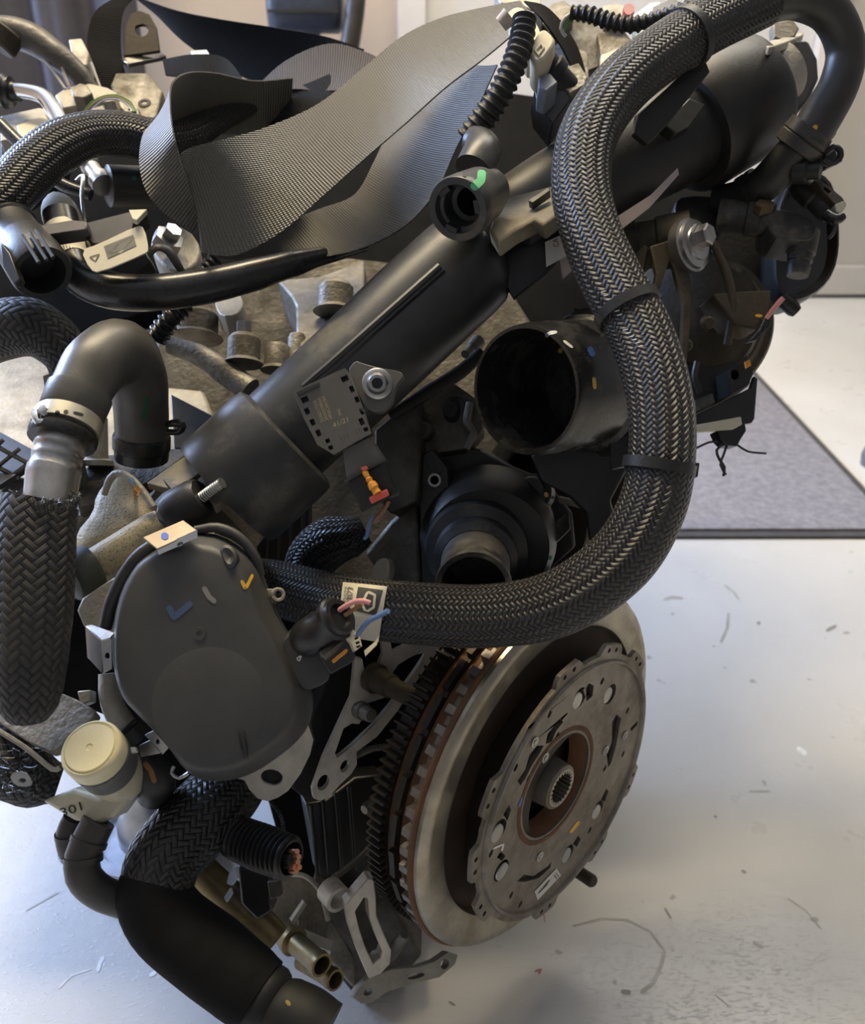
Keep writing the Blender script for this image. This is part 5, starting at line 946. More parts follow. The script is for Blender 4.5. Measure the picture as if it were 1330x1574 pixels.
# ------------------------------------------------------------------ hoses and connectors, upper left
tb = thing('short_braided_hose', 'glossy black braided hose at the upper left under the strap loop', 'hose', P(60, 300, .68))
m = MB(); m.tube([(-30, 330, .655, 38), (5, 305, .66, 38), (45, 262, .668, 39), (90, 226, .678, 38), (140, 207, .69, 34), (190, 206, .70, 33), (235, 214, .71, 31), (290, 205, .73, 26), (340, 178, .75, 22), (395, 150, .77, 20)], 56, .004); m.build('sleeve', M['braid'], tb)
m = MB(); m.cyl((-4, 318, .662), (14, 300, .663), [(0, 40), (0, 42), (1, 42), (1, 40)], 40); m.build('tie_band', M['plastic'], tb)
qc = thing('quick_connector', 'black ribbed quick connector with open mouth at the left edge', 'connector', P(60, 440, .63))
m = MB(); m.cyl((8, 335, .665), (66, 420, .622), [(0, 34), (.08, 40), (.18, 40), (.2, 37), (.5, 38), (.55, 44), (.95, 46), (1, 43), (1, 34), (.75, 32), (.75, 0)], 40); m.build('body', M['plastic'], qc)
for k, (u, v) in enumerate(((36, 362), (48, 358), (58, 354))):
    m = MB(); m.tube([(u-2, v, .612, 3), (u+24, v+42, .594, 3)], 8); m.build('grip_rib', M['plastic_clean'], qc)
m = MB(); m.slab([(0, 372), (14, 388), (30, 430), (22, 438), (4, 410)], plane(14, 405, .605, (-.3, .2, .93)), .006); m.build('release_tab', M['plastic_clean'], qc, bevel=.0008)
lh = thing('labelled_hose', 'smooth black hose with a cream paper wrap and tag', 'hose', P(250, 470, .66))
HL = [(92, 330, .675, 26), (100, 368, .668, 27), (108, 400, .662, 27), (126, 428, .657, 28), (170, 446, .652, 29), (235, 450, .65, 28), (310, 441, .652, 27), (380, 425, .658, 25), (440, 408, .665, 21), (500, 392, .68, 14), (560, 378, .70, 10)]
m = MB(); m.tube(HL, 40, .005); m.build('tube', M['rubber_shiny'], lh, key='ltube')
m = MB(); m.tube([(95, 352, .671, 27.5), (100, 368, .668, 28), (106, 396, .663, 28), (110, 404, .661, 28)], 36); m.build('paper_wrap', M['label'], lh, key='lwrap')
m = MB(); m.slab(soft([(124, 384), (150, 376), (212, 346), (222, 350), (229, 384), (222, 390), (152, 419), (138, 414)], 1), plane(180, 382, .632, (-.05, .35, .94)), .0012); m.build('tag', M['label'], lh, key='tag')
m = MB(); 
patch('tag_print', [(160, 379), (205, 361), (210, 378), (166, 398)], ['tag'], mk('grey_tag_print', (.16, .155, .13), .5), lh, 4, 4, .0004)
stroke('tag_emblem', [(165, 389), (176, 383), (186, 372), (197, 368), (206, 366), (196, 378), (186, 388), (176, 388), (168, 391)], 3, ['tag'], M['label'], lh)
for o in [q for q in bpy.data.objects if q.name.startswith('tag_emblem')]: pass
stroke('triangle_sign', [(138, 396), (153, 391), (147, 402), (138, 396)], 1.6, ['tag'], M['greyink'], lh)
for k in range(5): stroke('wrap_print', [(96+k*5, 374+k*2), (100+k*5, 384+k*2)], 1.4, ['lwrap'], M['greyink'], lh)
hk = thing('hose_holder', 'black and grey plastic clip holding the cream-wrapped hose', 'clip', P(140, 370, .64))
m = MB(); m.slab([(62, 346), (108, 338), (134, 340), (134, 352), (105, 356), (66, 362)], plane(98, 350, .634, (0, .4, .9)), .012); m.build('bar', mk('grey_brown_plastic', (.10, .09, .085), .45), hk, bevel=.001)
m = MB(); m.slab([(130, 342), (200, 324), (224, 322), (222, 328), (208, 338), (205, 352), (178, 366), (160, 374), (140, 374), (128, 362)], plane(170, 348, .644, (0, .4, .9)), .016); m.build('clamp_block', M['plastic_clean'], hk, bevel=.001)
m = MB(); m.slab([(198, 322), (226, 321), (210, 338), (204, 336)], plane(212, 328, .638, (0, .7, .7)), .004); m.build('pale_corner', M['cream'], hk, bevel=.0006)
m = MB(); m.slab([(150, 420), (225, 388), (232, 402), (200, 432), (168, 436)], plane(190, 412, .655, (0, .2, .98)), .016); m.build('lower_block', M['plastic_clean'], hk, bevel=.001)
m = MB(); m.tube([(228, 392, .65, 9), (240, 380, .65, 9), (258, 384, .652, 9), (272, 405, .655, 8), (280, 418, .66, 7)], 14, oval=.5); m.build('loop_arm', M['rubber'], hk)
wc = thing('cream_connector', 'cream plastic fitting at the left under the glossy braid', 'connector', P(95, 345, .70))
m = MB(); m.loft(soft([(62, 322), (80, 300), (100, 302), (118, 312), (124, 340), (96, 346), (66, 345)], 1), plane(94, 325, .69, (0, .5, .87)), [(1, -.015), (1, 0), (.85, .006), (.4, .008), (.05, .008)]); m.build('shell', M['cream'], wc)
m = MB(); m.cyl((132, 245, .73), (160, 285, .715), [(0, 14), (.3, 16), (.35, 13), (.7, 13), (.75, 18), (1, 18), (1, 0)], 24); m.build('neck', M['steel'], wc)
m = MB(); m.tube([(118, 278, .715, 3), (128, 270, .712, 3), (126, 300, .705, 3), (130, 338, .70, 3)], 8); m.build('wire_bail', M['steel'], wc)
bc = thing('black_canister', 'short black cylinder with a green smear behind the strap loop', 'canister', P(200, 320, .72))
m = MB(); m.cyl((164, 286, .72), (240, 288, .74), [(0, 26), (.04, 31), (.95, 31), (1, 28), (1, 0)], 36); m.build('body', M['plastic'], bc, key='canis')
stroke('green_smear', [(203, 272), (209, 276)], 8, ['canis'], gp, bc)
ct = thing('chrome_tube', 'bright chrome tube bending down at the upper left', 'tube', P(105, 205, .78))
m = MB(); m.tube([(14, 138, .80, 11), (40, 140, .795, 11.5), (66, 148, .79, 12), (82, 168, .785, 12.5), (95, 192, .78, 13), (106, 214, .775, 13)], 24); m.build('tube', M['chrome'], ct)
m = MB(); m.cyl((-14, 138, .80), (30, 142, .80), [(0, 20), (.4, 22), (.5, 26), (.6, 22), (.72, 22), (.75, 15), (1, 14), (1, 0)], 28); m.build('black_nut', M['plastic_clean'], ct)
gc = thing('grey_conduit', 'grey-brown taped conduit curving down at the top left', 'conduit', P(120, 130, .84))
m = MB(); m.tube([(-30, 58, .84, 24), (5, 50, .84, 24), (45, 58, .84, 23), (85, 84, .84, 20), (118, 112, .845, 17), (140, 140, .85, 14)], 28); m.build('tube', mk('brown_grey_tape', (.085, .078, .066), .42, bump=.0008, bscale=150), gc)
m = MB(); m.cyl((-8, 70, .83), (8, 44, .83), [(0, 28), (.1, 31), (.9, 31), (1, 28)], 28); m.build('nut', M['bronze'], gc)
for k, pts in enumerate(([(55, 76, .835, 2), (75, 100, .835, 2), (100, 136, .835, 2)], [(72, 82, .835, 2.4), (92, 96, .835, 2.4), (100, 118, .835, 2.4), (106, 132, .835, 2)], [(140, 96, .85, 2), (148, 118, .85, 2), (154, 134, .85, 2)])):
    t = thing('thin_wire', ['thin pale wire hanging from the grey conduit', 'curled pinkish wire below the grey conduit', 'short pale wire beside the black strap'][k], 'wire', P(*pts[-1][:3]), 'loose wires at the top left')
    m = MB(); m.tube(pts, 8); m.build('strand', M['label_white'] if k != 1 else mk('pale_pink_wire', (.5, .4, .38), .5), t)
for nm, lab, pts in (('drain_line', 'dark rubber line running under the chrome tube', [(0, 190, .76, 10), (40, 230, .75, 10), (90, 280, .74, 10), (140, 300, .74, 9)]),):
    t = thing(nm, lab, 'hose', P(*pts[-1][:3])); m = MB(); m.tube(pts, 14); m.build('tube', M['rubber_shiny'], t)
ij = thing('injector_rail', 'grey cast injector rail with plugs at the upper left', 'rail', P(160, 180, .84))
def gpart(pg, u, v, Z, n, th, mat, nm, bev=.0015):
    m = MB(); m.slab(pg, plane(u, v, Z, n), th); return m.build(nm, M[mat], ij, bevel=bev)
gpart([(84, 146), (110, 128), (130, 126), (165, 134), (180, 142), (176, 155), (130, 160), (96, 166)], 130, 145, .83, (0, .6, .8), .02, 'alu', 'top_block')
gpart([(108, 136), (122, 127), (134, 130), (142, 142), (128, 150), (112, 148)], 125, 140, .815, (0, .6, .8), .02, 'alu_dirty', 'nut_block')
gpart([(170, 130), (178, 112), (230, 112), (250, 140), (240, 180), (200, 185), (180, 160)], 210, 150, .85, (0, .5, .86), .03, 'alu_dirty', 'casting')
gpart([(0, 178), (60, 165), (75, 168), (70, 190), (30, 212), (0, 216)], 35, 190, .80, (0, .7, .7), .02, 'alu', 'plate')
gpart([(25, 192), (68, 176), (76, 184), (70, 196), (30, 212)], 50, 195, .79, (0, .7, .7), .01, 'cream', 'cream_plug')
gpart([(0, 215), (70, 200), (100, 200), (90, 240), (40, 280), (0, 300)], 50, 240, .85, (0, .5, .86), .03, 'dark', 'lower_casting')
gpart([(105, 60), (125, 58), (136, 80), (134, 100), (120, 102), (110, 84)], 120, 80, .86, (0, .4, .9), .02, 'alu', 'end_bracket')
m = MB(); m.lathe(P(222, 158, .845), c2w((0, .5, .86)), [(-.01, .006), (0, .006), (0, .003), (-.01, .003)], 14, closed=True); m.build('oval_port', M['dark'], ij)
for k, (mt_, dy) in enumerate((('greenw', 0), ('yelloww', 2), ('bluew', 4), ('white', 6))):
    t = thing('plug_wire', ['green wire arching over the rail plug', 'yellow wire arching over the rail plug', 'dark blue wire arching over the rail plug', 'white wire arching over the rail plug'][k], 'wire', P(205, 172, .80), 'plug wires on the rail')
    m = MB(); m.tube([(130+dy, 172, .81, 1.6), (140+dy, 158+dy, .808, 1.6), (160, 148+dy, .805, 1.6), (182, 147+dy, .803, 1.6), (202-dy*.4, 158+dy, .802, 1.6), (208-dy, 172, .80, 1.6)], 8); m.build('strand', M[mt_], t)
t = thing('red_clip', 'small red plug clip above the glossy braided hose', 'clip', P(125, 182, .79)); m = MB(); m.slab(soft([(114, 178), (130, 172), (136, 178), (132, 184), (118, 183)], 1), plane(125, 178, .79, (0, .6, .8)), .006); m.build('clip', M['red'], t)
t = thing('rail_plug', 'black plug at the end of the rail wires', 'connector', P(205, 185, .80)); m = MB(); m.slab([(196, 166), (214, 168), (216, 190), (198, 190)], plane(206, 178, .80, (0, .4, .9)), .012); m.build('body', M['plastic_clean'], t, bevel=.001)
m = MB(); m.slab([(140, 166), (160, 160), (164, 178), (140, 182)], plane(150, 172, .80, (0, .4, .9)), .012); m.build('second_shell', M['plastic_clean'], t, bevel=.001)
hx = thing('head_bolt_group', 'hex nut fitting on grey plate right of the paper tag', 'fitting', P(265, 400, .70))
m = MB(); m.cyl((255, 375, .70), (268, 352, .69), [(0, 24), (.5, 23), (.55, 14), (1, 13), (1, 0)], 6); m.build('hex', M['steel'], hx)
m = MB(); m.slab(soft([(228, 368), (250, 345), (290, 350), (310, 380), (300, 410), (270, 420), (240, 400)], 1), plane(270, 380, .715, (0, .6, .8)), .02); m.build('plate', M['alu'], hx, bevel=.002)
cs_ = thing('small_corrugated_conduit', 'thin corrugated black conduit under the labelled hose', 'conduit', P(240, 520, .70))
m = MB(); m.tube([(330, 400, .70, 13), (310, 425, .695, 15), (285, 465, .69, 17), (262, 490, .685, 18), (240, 520, .69, 18)], 24, corr=(.0048, .16)); m.build('ribbed_tube', M['plastic_clean'], cs_)
# ------------------------------------------------------------------ top middle: corrugated tube, cream plug, green-marked connector
ck = thing('corrugated_tube', 'black corrugated tube hanging from the cream plug', 'tube', P(712, 222, .68))
m = MB(); m.tube([(806, 30, .655, 19), (802, 62, .652, 20), (790, 100, .65, 20.5), (770, 142, .652, 21), (745, 180, .658, 22), (718, 216, .665, 22)], 32, corr=(.0056, .14)); m.build('ribbed_tube', M['plastic'], ck)
cpk = thing('cream_plug', 'cream plastic cable plug at the top of the corrugated tube', 'connector', P(830, 110, .67))
m = MB(); m.slab(soft([(778, 20), (792, 10), (806, 12), (826, 36), (834, 56), (820, 84), (806, 80), (790, 40)], 1), plane(806, 40, .672, (-.1, .4, .9)), .022); m.build('elbow', M['cream'], cpk, bevel=.002)
m = MB(); m.slab(soft([(816, 66), (834, 40), (852, 56), (854, 66), (832, 96), (814, 90)], 1), plane(834, 68, .655, (-.1, .35, .93)), .03); m.build('latch_body', M['cream'], cpk, bevel=.002)
m = MB(); m.slab([(820, 76), (832, 64), (838, 72), (828, 86)], plane(829, 75, .652, (-.1, .35, .93)), .003, [[(825, 77), (832, 69), (834, 73), (828, 81)]]); m.build('latch', M['cream'], cpk, bevel=.0006)
m = MB(); m.cyl((770, 38, .675), (784, 24, .672), [(0, 12), (1, 14), (1, 0)], 20); m.build('collar', mk('pinkish_cream_plastic', (.45, .38, .32), .5), cpk)
sb = thing('black_sensor', 'black sensor body below the cream plug', 'sensor', P(860, 160, .68))
m = MB(); m.cyl((826, 84, .672), (880, 150, .69), [(0, 22), (.3, 22), (.32, 27), (.5, 27), (.52, 22), (.9, 24), (1, 20), (1, 0)], 28); m.build('barrel', M['plastic'], sb)
m = MB(); m.slab([(866, 104), (890, 96), (904, 118), (900, 130), (876, 144), (862, 128)], plane(884, 120, .68, (0, .4, .9)), .02); m.build('side_plate', M['alu_dirty'], sb, bevel=.001)
m = MB(); m.slab([(828, 118), (846, 112), (858, 126), (840, 140), (828, 134)], plane(842, 126, .66, (0, .5, .86)), .02); m.build('blue_grey_latch', mk('blue_grey_plastic', (.16, .18, .22), .35), sb, bevel=.001)
m = MB(); m.slab([(822, 132), (858, 124), (880, 150), (850, 190), (826, 160)], plane(850, 155, .675, (0, .2, .98)), .03); m.build('lower_shell', M['plastic_clean'], sb, bevel=.001)
gk = thing('green_marked_connector', 'black round quick connector with green paint and open mouth', 'connector', P(703, 365, .62))
c_, n_ = mouth(703, 322, .598, (-.42, -.50, .76)); R_ = px(49, .598)
m = MB(); m.lathe(c_, n_, [(-.058, R_*.60), (-.056, R_*.74), (-.042, R_*.78), (-.040, R_*.90), (-.030, R_*.94), (-.010, R_*1.0), (-.002, R_*1.02), (0, R_*.98), (0, R_*.76), (-.006, R_*.72), (-.007, R_*.62), (-.02, R_*.60), (-.021, R_*.45), (-.05, R_*.42), (-.05, 0)], 56); m.build('body', M['pipe'], gk, key='gbody')
m = MB(); m.tube([(728, 262, .634, 30), (737, 246, .638, 31), (742, 234, .643, 30), (738, 222, .65, 26), (726, 216, .655, 22)], 32); m.build('elbow', M['pipe'], gk)
stroke('green_mark', [(741, 262), (739, 278), (726, 290)], 13, ['gbody'], M['green'], gk); stroke('white_scuff', [(742, 238), (760, 244)], 8, ['gbody'], M['white'], gk)
for a in ((700, 262), (717, 262)):
    stroke('window_slot', [(a[0]+2, a[1]-4), (a[0]-3, a[1]+10)], 9, ['gbody'], M['ink'], gk)
for a in range(3):
    an = a*2.1+.5; ex = n_.orthogonal().normalized(); ey = n_.cross(ex); m = MB(); q = c_-n_*.003+(ex*math.cos(an)+ey*math.sin(an))*R_*.66
    m.box(q, ex*math.cos(an)+ey*math.sin(an), n_.cross(ex*math.cos(an)+ey*math.sin(an)), n_, R_*.16, R_*.4, .006); m.build('inner_lug', M['plastic'], gk)
# ------------------------------------------------------------------ top right
cw = thing('horizontal_conduit', 'black corrugated conduit along the top edge', 'conduit', P(960, 48, .72))
m = MB(); m.tube([(880, 20, .74, 12), (905, 22, .735, 13.5), (935, 32, .73, 14), (965, 38, .725, 14), (1000, 32, .72, 13), (1045, 16, .715, 12), (1070, 6, .715, 11)], 24, corr=(.0056, .16)); m.build('ribbed_tube', M['plastic'], cw)
m = MB(); m.tube([(884, 18, .74, 2.5), (868, 28, .74, 2.5), (862, 44, .742, 2.5), (870, 56, .745, 2.5)], 8); m.build('grey_wire', M['label_white'], cw)
m = MB(); m.tube([(880, 24, .742, 2.5), (872, 34, .742, 2.5), (868, 48, .744, 2.5)], 8); m.build('green_wire', M['greenw'], cw)
fu = thing('fuel_rail_parts', 'pale cast bracket group along the top edge behind the conduit', 'bracket', P(880, 60, .84))
def fpart(pg, u, v, Z, n, th, mat, nm, bev=.0015):
    m = MB(); m.slab(pg, plane(u, v, Z, n), th); return m.build(nm, M[mat], fu, bevel=bev)
fpart([(760, -10), (800, -20), (832, 0), (836, 20), (800, 8), (770, 4)], 800, 0, .82, (0, .6, .8), .02, 'alu', 'lug')
fpart([(826, 30), (850, 4), (868, 0), (884, 14), (866, 30), (846, 46)], 855, 22, .83, (0, .6, .8), .02, 'alu_dirty', 'lug')
fpart([(846, 34), (900, 20), (940, 60), (930, 100), (900, 110), (880, 70)], 890, 60, .84, (0, .5, .86), .03, 'alu_dark', 'casting')
fpart([(924, 84), (978, 62), (990, 70), (930, 94), (922, 106)], 955, 80, .80, (0, .7, .7), .01, 'cream', 'pale_plate')
fpart([(918, 50), (960, 46), (975, 66), (925, 92)], 945, 65, .815, (0, .4, .9), .01, 'alu_dirty', 'plate')
fpart([(926, 8), (950, 4), (972, 14), (965, 26), (930, 24)], 948, 15, .82, (0, .6, .8), .015, 'alu', 'lug')
fpart([(878, 70), (905, 80), (906, 130), (890, 140), (874, 110)], 890, 105, .80, (0, .3, .95), .03, 'alu_dirty', 'post')
wbx = thing('white_plug_box', 'white plug box with a dark lid at the top edge', 'connector', P(1000, 50, .80))
m = MB(); m.slab([(972, 24), (1000, 4), (1016, 2), (1010, 40), (990, 60), (975, 50)], plane(992, 30, .80, (-.2, .4, .9)), .03); m.build('shell', M['white'], wbx, bevel=.001)
m = MB(); m.slab([(1004, 10), (1036, -4), (1050, 6), (1030, 20), (1008, 22)], plane(1024, 10, .795, (0, .7, .7)), .015); m.build('lid', mk('grey_lid_plastic', (.15, .15, .15), .4), wbx, bevel=.001)
t = thing('red_plug', 'small red plug by the white plug box', 'plug', P(967, 20, .79)); m = MB(); m.slab(soft([(958, 8), (970, 4), (978, 14), (968, 24), (960, 20)], 1), plane(968, 14, .79, (0, .5, .86)), .01); m.build('plug', mk('dark_red_plastic', (.32, .04, .03), .45), t)
t = thing('green_tag', 'tiny green tag below the horizontal conduit', 'tag', P(985, 60, .78)); m = MB(); m.slab([(976, 52), (988, 56), (992, 64), (982, 62)], plane(984, 58, .78, (0, .5, .86)), .003); m.build('tag', M['green'], t)
# mounting lugs by the pipe's far end
mg = thing('mounting_bracket', 'black bracket with two round bushings inside the hose bend', 'bracket', P(1200, 160, .80))
m = MB(); m.slab(soft([(1188, 26), (1215, 24), (1234, 50), (1192, 66)], 1), plane(1210, 45, .81, (.1, .3, .95)), .01); m.build('upper_plate', M['alu_dirty'], mg, bevel=.001)
m = MB(); m.slab(soft([(1176, 70), (1190, 62), (1234, 48), (1236, 53), (1215, 62), (1184, 73)], 1), plane(1205, 62, .77, (0, .85, .5)), .006); m.build('light_edge', M['alu'], mg, bevel=.0008)
m = MB(); m.slab([(1180, 74), (1216, 62), (1244, 62), (1258, 90), (1260, 120), (1246, 150), (1222, 178), (1200, 160), (1190, 110)], plane(1220, 110, .795, (.1, .2, .97)), .03); m.build('web', M['plastic_clean'], mg, bevel=.003)
for (u, v) in ((1200, 108), (1196, 118)):
    pass
m = MB(); m.cyl((1203, 156, .765), (1192, 116, .768), [(0, 20), (.06, 23), (.12, 20), (.9, 21), (1, 22), (1, 12), (.7, 11), (.7, 0)], 28); m.build('bushing', M['plastic'], mg)
m = MB(); m.slab(soft([(1168, 110), (1190, 104), (1215, 98), (1228, 96), (1230, 102), (1214, 112), (1204, 122), (1176, 126)], 1), plane(1198, 110, .760, (0, .75, .66)), .005, [circ(1195, 114, 10, 4, -14)]); m.build('ear', M['alu_dirty'], mg, bevel=.0008)
m = MB(); m.cyl((1205, 190, .78), (1196, 150, .775), [(0, 16), (1, 18), (1, 0)], 20); m.build('lower_bushing', M['plastic_clean'], mg)
# T-piece under the rubber hose end
tp = thing('tee_pipe', 'black plastic branch pipe at the end of the rubber hose', 'pipe', P(1140, 300, .75))
m = MB(); m.tube([(1246, 208, .70, 27), (1222, 232, .708, 28), (1196, 262, .72, 28), (1166, 290, .735, 27), (1130, 304, .75, 24), (1100, 308, .76, 22)], 32); m.build('tube', M['plastic'], tp)
m = MB(); m.cyl((1250, 196, .698), (1222, 232, .708), [(0, 34), (0, 36), (.45, 38), (.5, 36), (.55, 38), (.95, 37), (1, 33)], 40); m.build('clamp_sleeve', M['rubber'], tp)
m = MB(); m.cyl((1146, 300, .745), (1168, 286, .735), [(0, 26), (.0, 30), (.4, 30), (.45, 27), (.6, 27), (.65, 30), (1, 30), (1, 26)], 32); m.build('ribs', M['rubber_shiny'], tp)
m = MB(); m.cyl((1222, 262, .71), (1262, 262, .70), [(0, 20), (.5, 20), (.55, 14), (1, 13), (1, 0)], 24); m.build('side_branch', M['plastic'], tp)
m = MB(); m.tube([(1268, 238, .70, 4), (1282, 226, .698, 5), (1292, 232, .697, 5), (1290, 246, .698, 5), (1276, 252, .70, 4), (1266, 246, .70, 4)], 10); m.tube([(1262, 228, .70, 3), (1276, 214, .698, 3), (1284, 204, .697, 2.5)], 8); m.build('spring_clip', M['plastic_clean'], tp)
m = MB(); m.slab([(1262, 222), (1284, 220), (1292, 250), (1274, 258), (1258, 250)], plane(1276, 240, .705, (.2, 0, .98)), .012); m.build('clip_block', M['plastic_clean'], tp, bevel=.002)
dg_ = thing('broken_plug', 'broken black plug with pale yellow plastic hanging at the right', 'connector', P(1290, 345, .72))
m = MB(); m.cyl((1226, 280, .735), (1278, 330, .725), [(0, 17), (.15, 20), (.5, 20), (.55, 17), (.9, 18), (1, 14), (1, 0)], 24); m.build('body', M['plastic'], dg_)
m = MB(); m.slab([(1252, 276), (1260, 274), (1296, 304), (1302, 314), (1292, 320), (1282, 312), (1262, 290)], plane(1276, 296, .715, (.2, .3, .93)), .008, [rect(1272, 292, 6, 2.5, 40)]); m.build('latch', M['bronze'], dg_, bevel=.0006)
m = MB(); m.slab([(1284, 314), (1298, 308), (1302, 316), (1294, 328), (1286, 326)], plane(1292, 317, .712, (.2, .3, .93)), .008); m.build('pale_end', mk('pale_yellow_plastic', (.42, .40, .28), .5), dg_, bevel=.0006)
m = MB(); m.tube([(1270, 330, .715, 9), (1284, 338, .71, 9), (1296, 332, .71, 7)], 12); m.tube([(1286, 340, .71, 3.5), (1282, 356, .71, 3.5), (1274, 366, .71, 3)], 8); m.build('torn_wires', M['rubber_shiny'], dg_)
oc_ = thing('oval_housing', 'glossy black oval housing against the grey wall at the right', 'housing', P(1240, 470, .85))
ov = [(1216, 268), (1250, 258), (1276, 270), (1288, 300), (1292, 345), (1292, 385), (1284, 420), (1264, 446), (1236, 462), (1212, 464), (1196, 450), (1190, 420), (1192, 330)]
m = MB(); m.loft(soft(ov, 1), plane(1240, 365, .80, (.0, .05, 1)), [(.97, -.05), (1.0, -.02), (1.0, -.004), (.96, 0), (.90, 0), (.86, -.006), (.80, -.014), (.3, -.018), (.02, -.018)]); m.build('shell', M['plastic_clean'], oc_, sharp=50)
m = MB(); m.cyl((1200, 458, .80), (1225, 480, .80), [(0, 12), (.8, 12), (1, 9), (1, 0)], 16); m.build('drain_nub', M['plastic_clean'], oc_)
ec = thing('elbow_plug', 'dark horizontal plug turning down into a round barrel at the right', 'connector', P(1230, 425, .74))
m = MB(); m.slab(soft([(1036, 312), (1050, 300), (1112, 302), (1120, 318), (1116, 352), (1080, 358), (1040, 344)], 1), plane(1078, 328, .76, (0, .3, .95)), .03); m.build('rear_block', M['plastic_dusty_lightened'], ec, bevel=.002)
m = MB(); m.cyl((1105, 330, .748), (1190, 338, .735), [(0, 25), (.5, 25), (.52, 28), (.75, 28), (.77, 24), (1, 24), (1, 0)], 28); m.build('barrel', M['plastic_dusty_lightened'], ec)  # paler dusty plastic puts the light on this plug into its colour
m = MB(); m.slab(soft([(1180, 322), (1216, 322), (1256, 342), (1256, 360), (1240, 372), (1180, 362)], 1), plane(1220, 345, .727, (0, .3, .95)), .03); m.build('hood', M['plastic_dusty_lightened'], ec, bevel=.002)
m = MB(); m.cyl((1236, 356, .738), (1226, 424, .735), [(0, 24), (.5, 22), (.52, 19), (.68, 19), (.7, 17), (.78, 17), (.8, 18), (1, 16), (1, 0)], 28); m.build('down_barrel', M['plastic_dusty_lightened'], ec)
m = MB(); m.slab([(1160, 312), (1168, 305), (1190, 309), (1192, 314), (1172, 319)], plane(1176, 314, .718, (0, .6, .8)), .008); m.build('latch', mk('tan_latch_plastic', (.09, .06, .03), .5), ec, bevel=.0008)
# bronze coloured round housing with bolt
bzh = thing('round_pump_housing', 'dark bronze round pump housing with a shiny bolt', 'pump', P(1080, 600, .80))
c_, n_ = mouth(1046, 480, .755, (-.50, .10, .86)); 
m = MB(); m.lathe(c_, n_, [(-.062, .046), (-.060, .060), (-.056, .0645), (-.050, .0645), (-.048, .0605), (-.036, .060), (-.033, .057), (-.030, .0595), (-.022, .0595), (-.019, .055), (-.004, .050), (.004, .040), (.008, .028), (.008, 0)], 72); m.build('drum', M['bronze'], bzh, sharp=40)
m = MB(); m.cyl((945, 385, .73), (1062, 366, .715), [(0, 40), (.3, 42), (.32, 36), (.55, 36), (.58, 40), (1, 42), (1, 0)], 36); m.build('shaft_boss', M['bronze'], bzh)
c2, n2 = mouth(1072, 374, .690, (.62, .05, .78)); 
m = MB(); m.lathe(c2, n2, [(-.012, .020), (-.004, .0205), (-.003, .0185), (0, .0182), (.0005, .013), (.002, .0125), (.002, 0)], 36); m.build('washer', M['steel'], bzh)
m = MB(); m.lathe(c2+UV_*.004, n2, [(0, .0105), (.003, .0105), (.0032, .0085), (.011, .0085), (.012, .007), (.012, 0)], 6); m.build('bolt', M['steel'], bzh)
m = MB(); m.slab([(1000, 378), (1040, 366), (1046, 375), (1062, 430), (1064, 480), (1056, 560), (1048, 560), (1052, 470), (1036, 410), (1030, 400), (1016, 440), (1004, 456), (1010, 420)], plane(1035, 460, .688, (.2, .1, .97)), .006); m.build('front_rib', M['bronze'], bzh, bevel=.001)
m = MB(); m.slab([(966, 400), (990, 376), (996, 380), (984, 440), (980, 470), (970, 460)], plane(980, 420, .695, (-.4, .1, .9)), .006); m.build('side_rib', M['bronze'], bzh, bevel=.001)
m = MB(); m.tube([(1084, 350, .70, 5), (1102, 385, .70, 6), (1120, 430, .70, 7), (1126, 480, .702, 7), (1118, 530, .705, 6)], 12); m.build('curved_rib', M['bronze'], bzh)
for (u, v) in ((1087, 495), (1052, 530)):
    m = MB(); m.cyl((u, v, .70), (u+4, v+1, .688), [(0, 11), (.8, 10), (1, 7), (1, 0)], 18); m.build('cast_button', M['bronze'], bzh)
m = MB(); m.slab([(1096, 452), (1140, 448), (1186, 446), (1184, 470), (1172, 502), (1160, 506), (1128, 498)], plane(1150, 478, .70, (.1, .1, .99)), .03); m.build('connector_box', M['bronze'], bzh, bevel=.0015, key='pbox')
stroke('yellow_mark', [(1161, 485), (1172, 486)], 5, ['pbox'], M['yellow'], bzh)
m = MB(); m.slab([(1168, 506), (1176, 488), (1188, 486), (1186, 500), (1162, 524), (1150, 526)], plane(1172, 508, .69, (.2, 0, .98)), .008); m.build('torn_tape', M['rubber_shiny'], bzh, bevel=.001)
m = MB(); m.slab([(1085, 325), (1200, 335), (1215, 345), (1206, 440), (1190, 470), (1150, 480), (1100, 440)], plane(1150, 400, .84, (0, .1, .99)), .05); m.build('rear_casting', M['dark'], bzh, bevel=.004)
pw = thing('pink_wire_end', 'short cut pink wire sticking out of the pump box', 'wire', P(1190, 478, .69)); m = MB(); m.tube([(1178, 490, .692, 3.5), (1190, 474, .69, 4), (1204, 458, .688, 4)], 10); m.build('strand', M['pink'], pw)
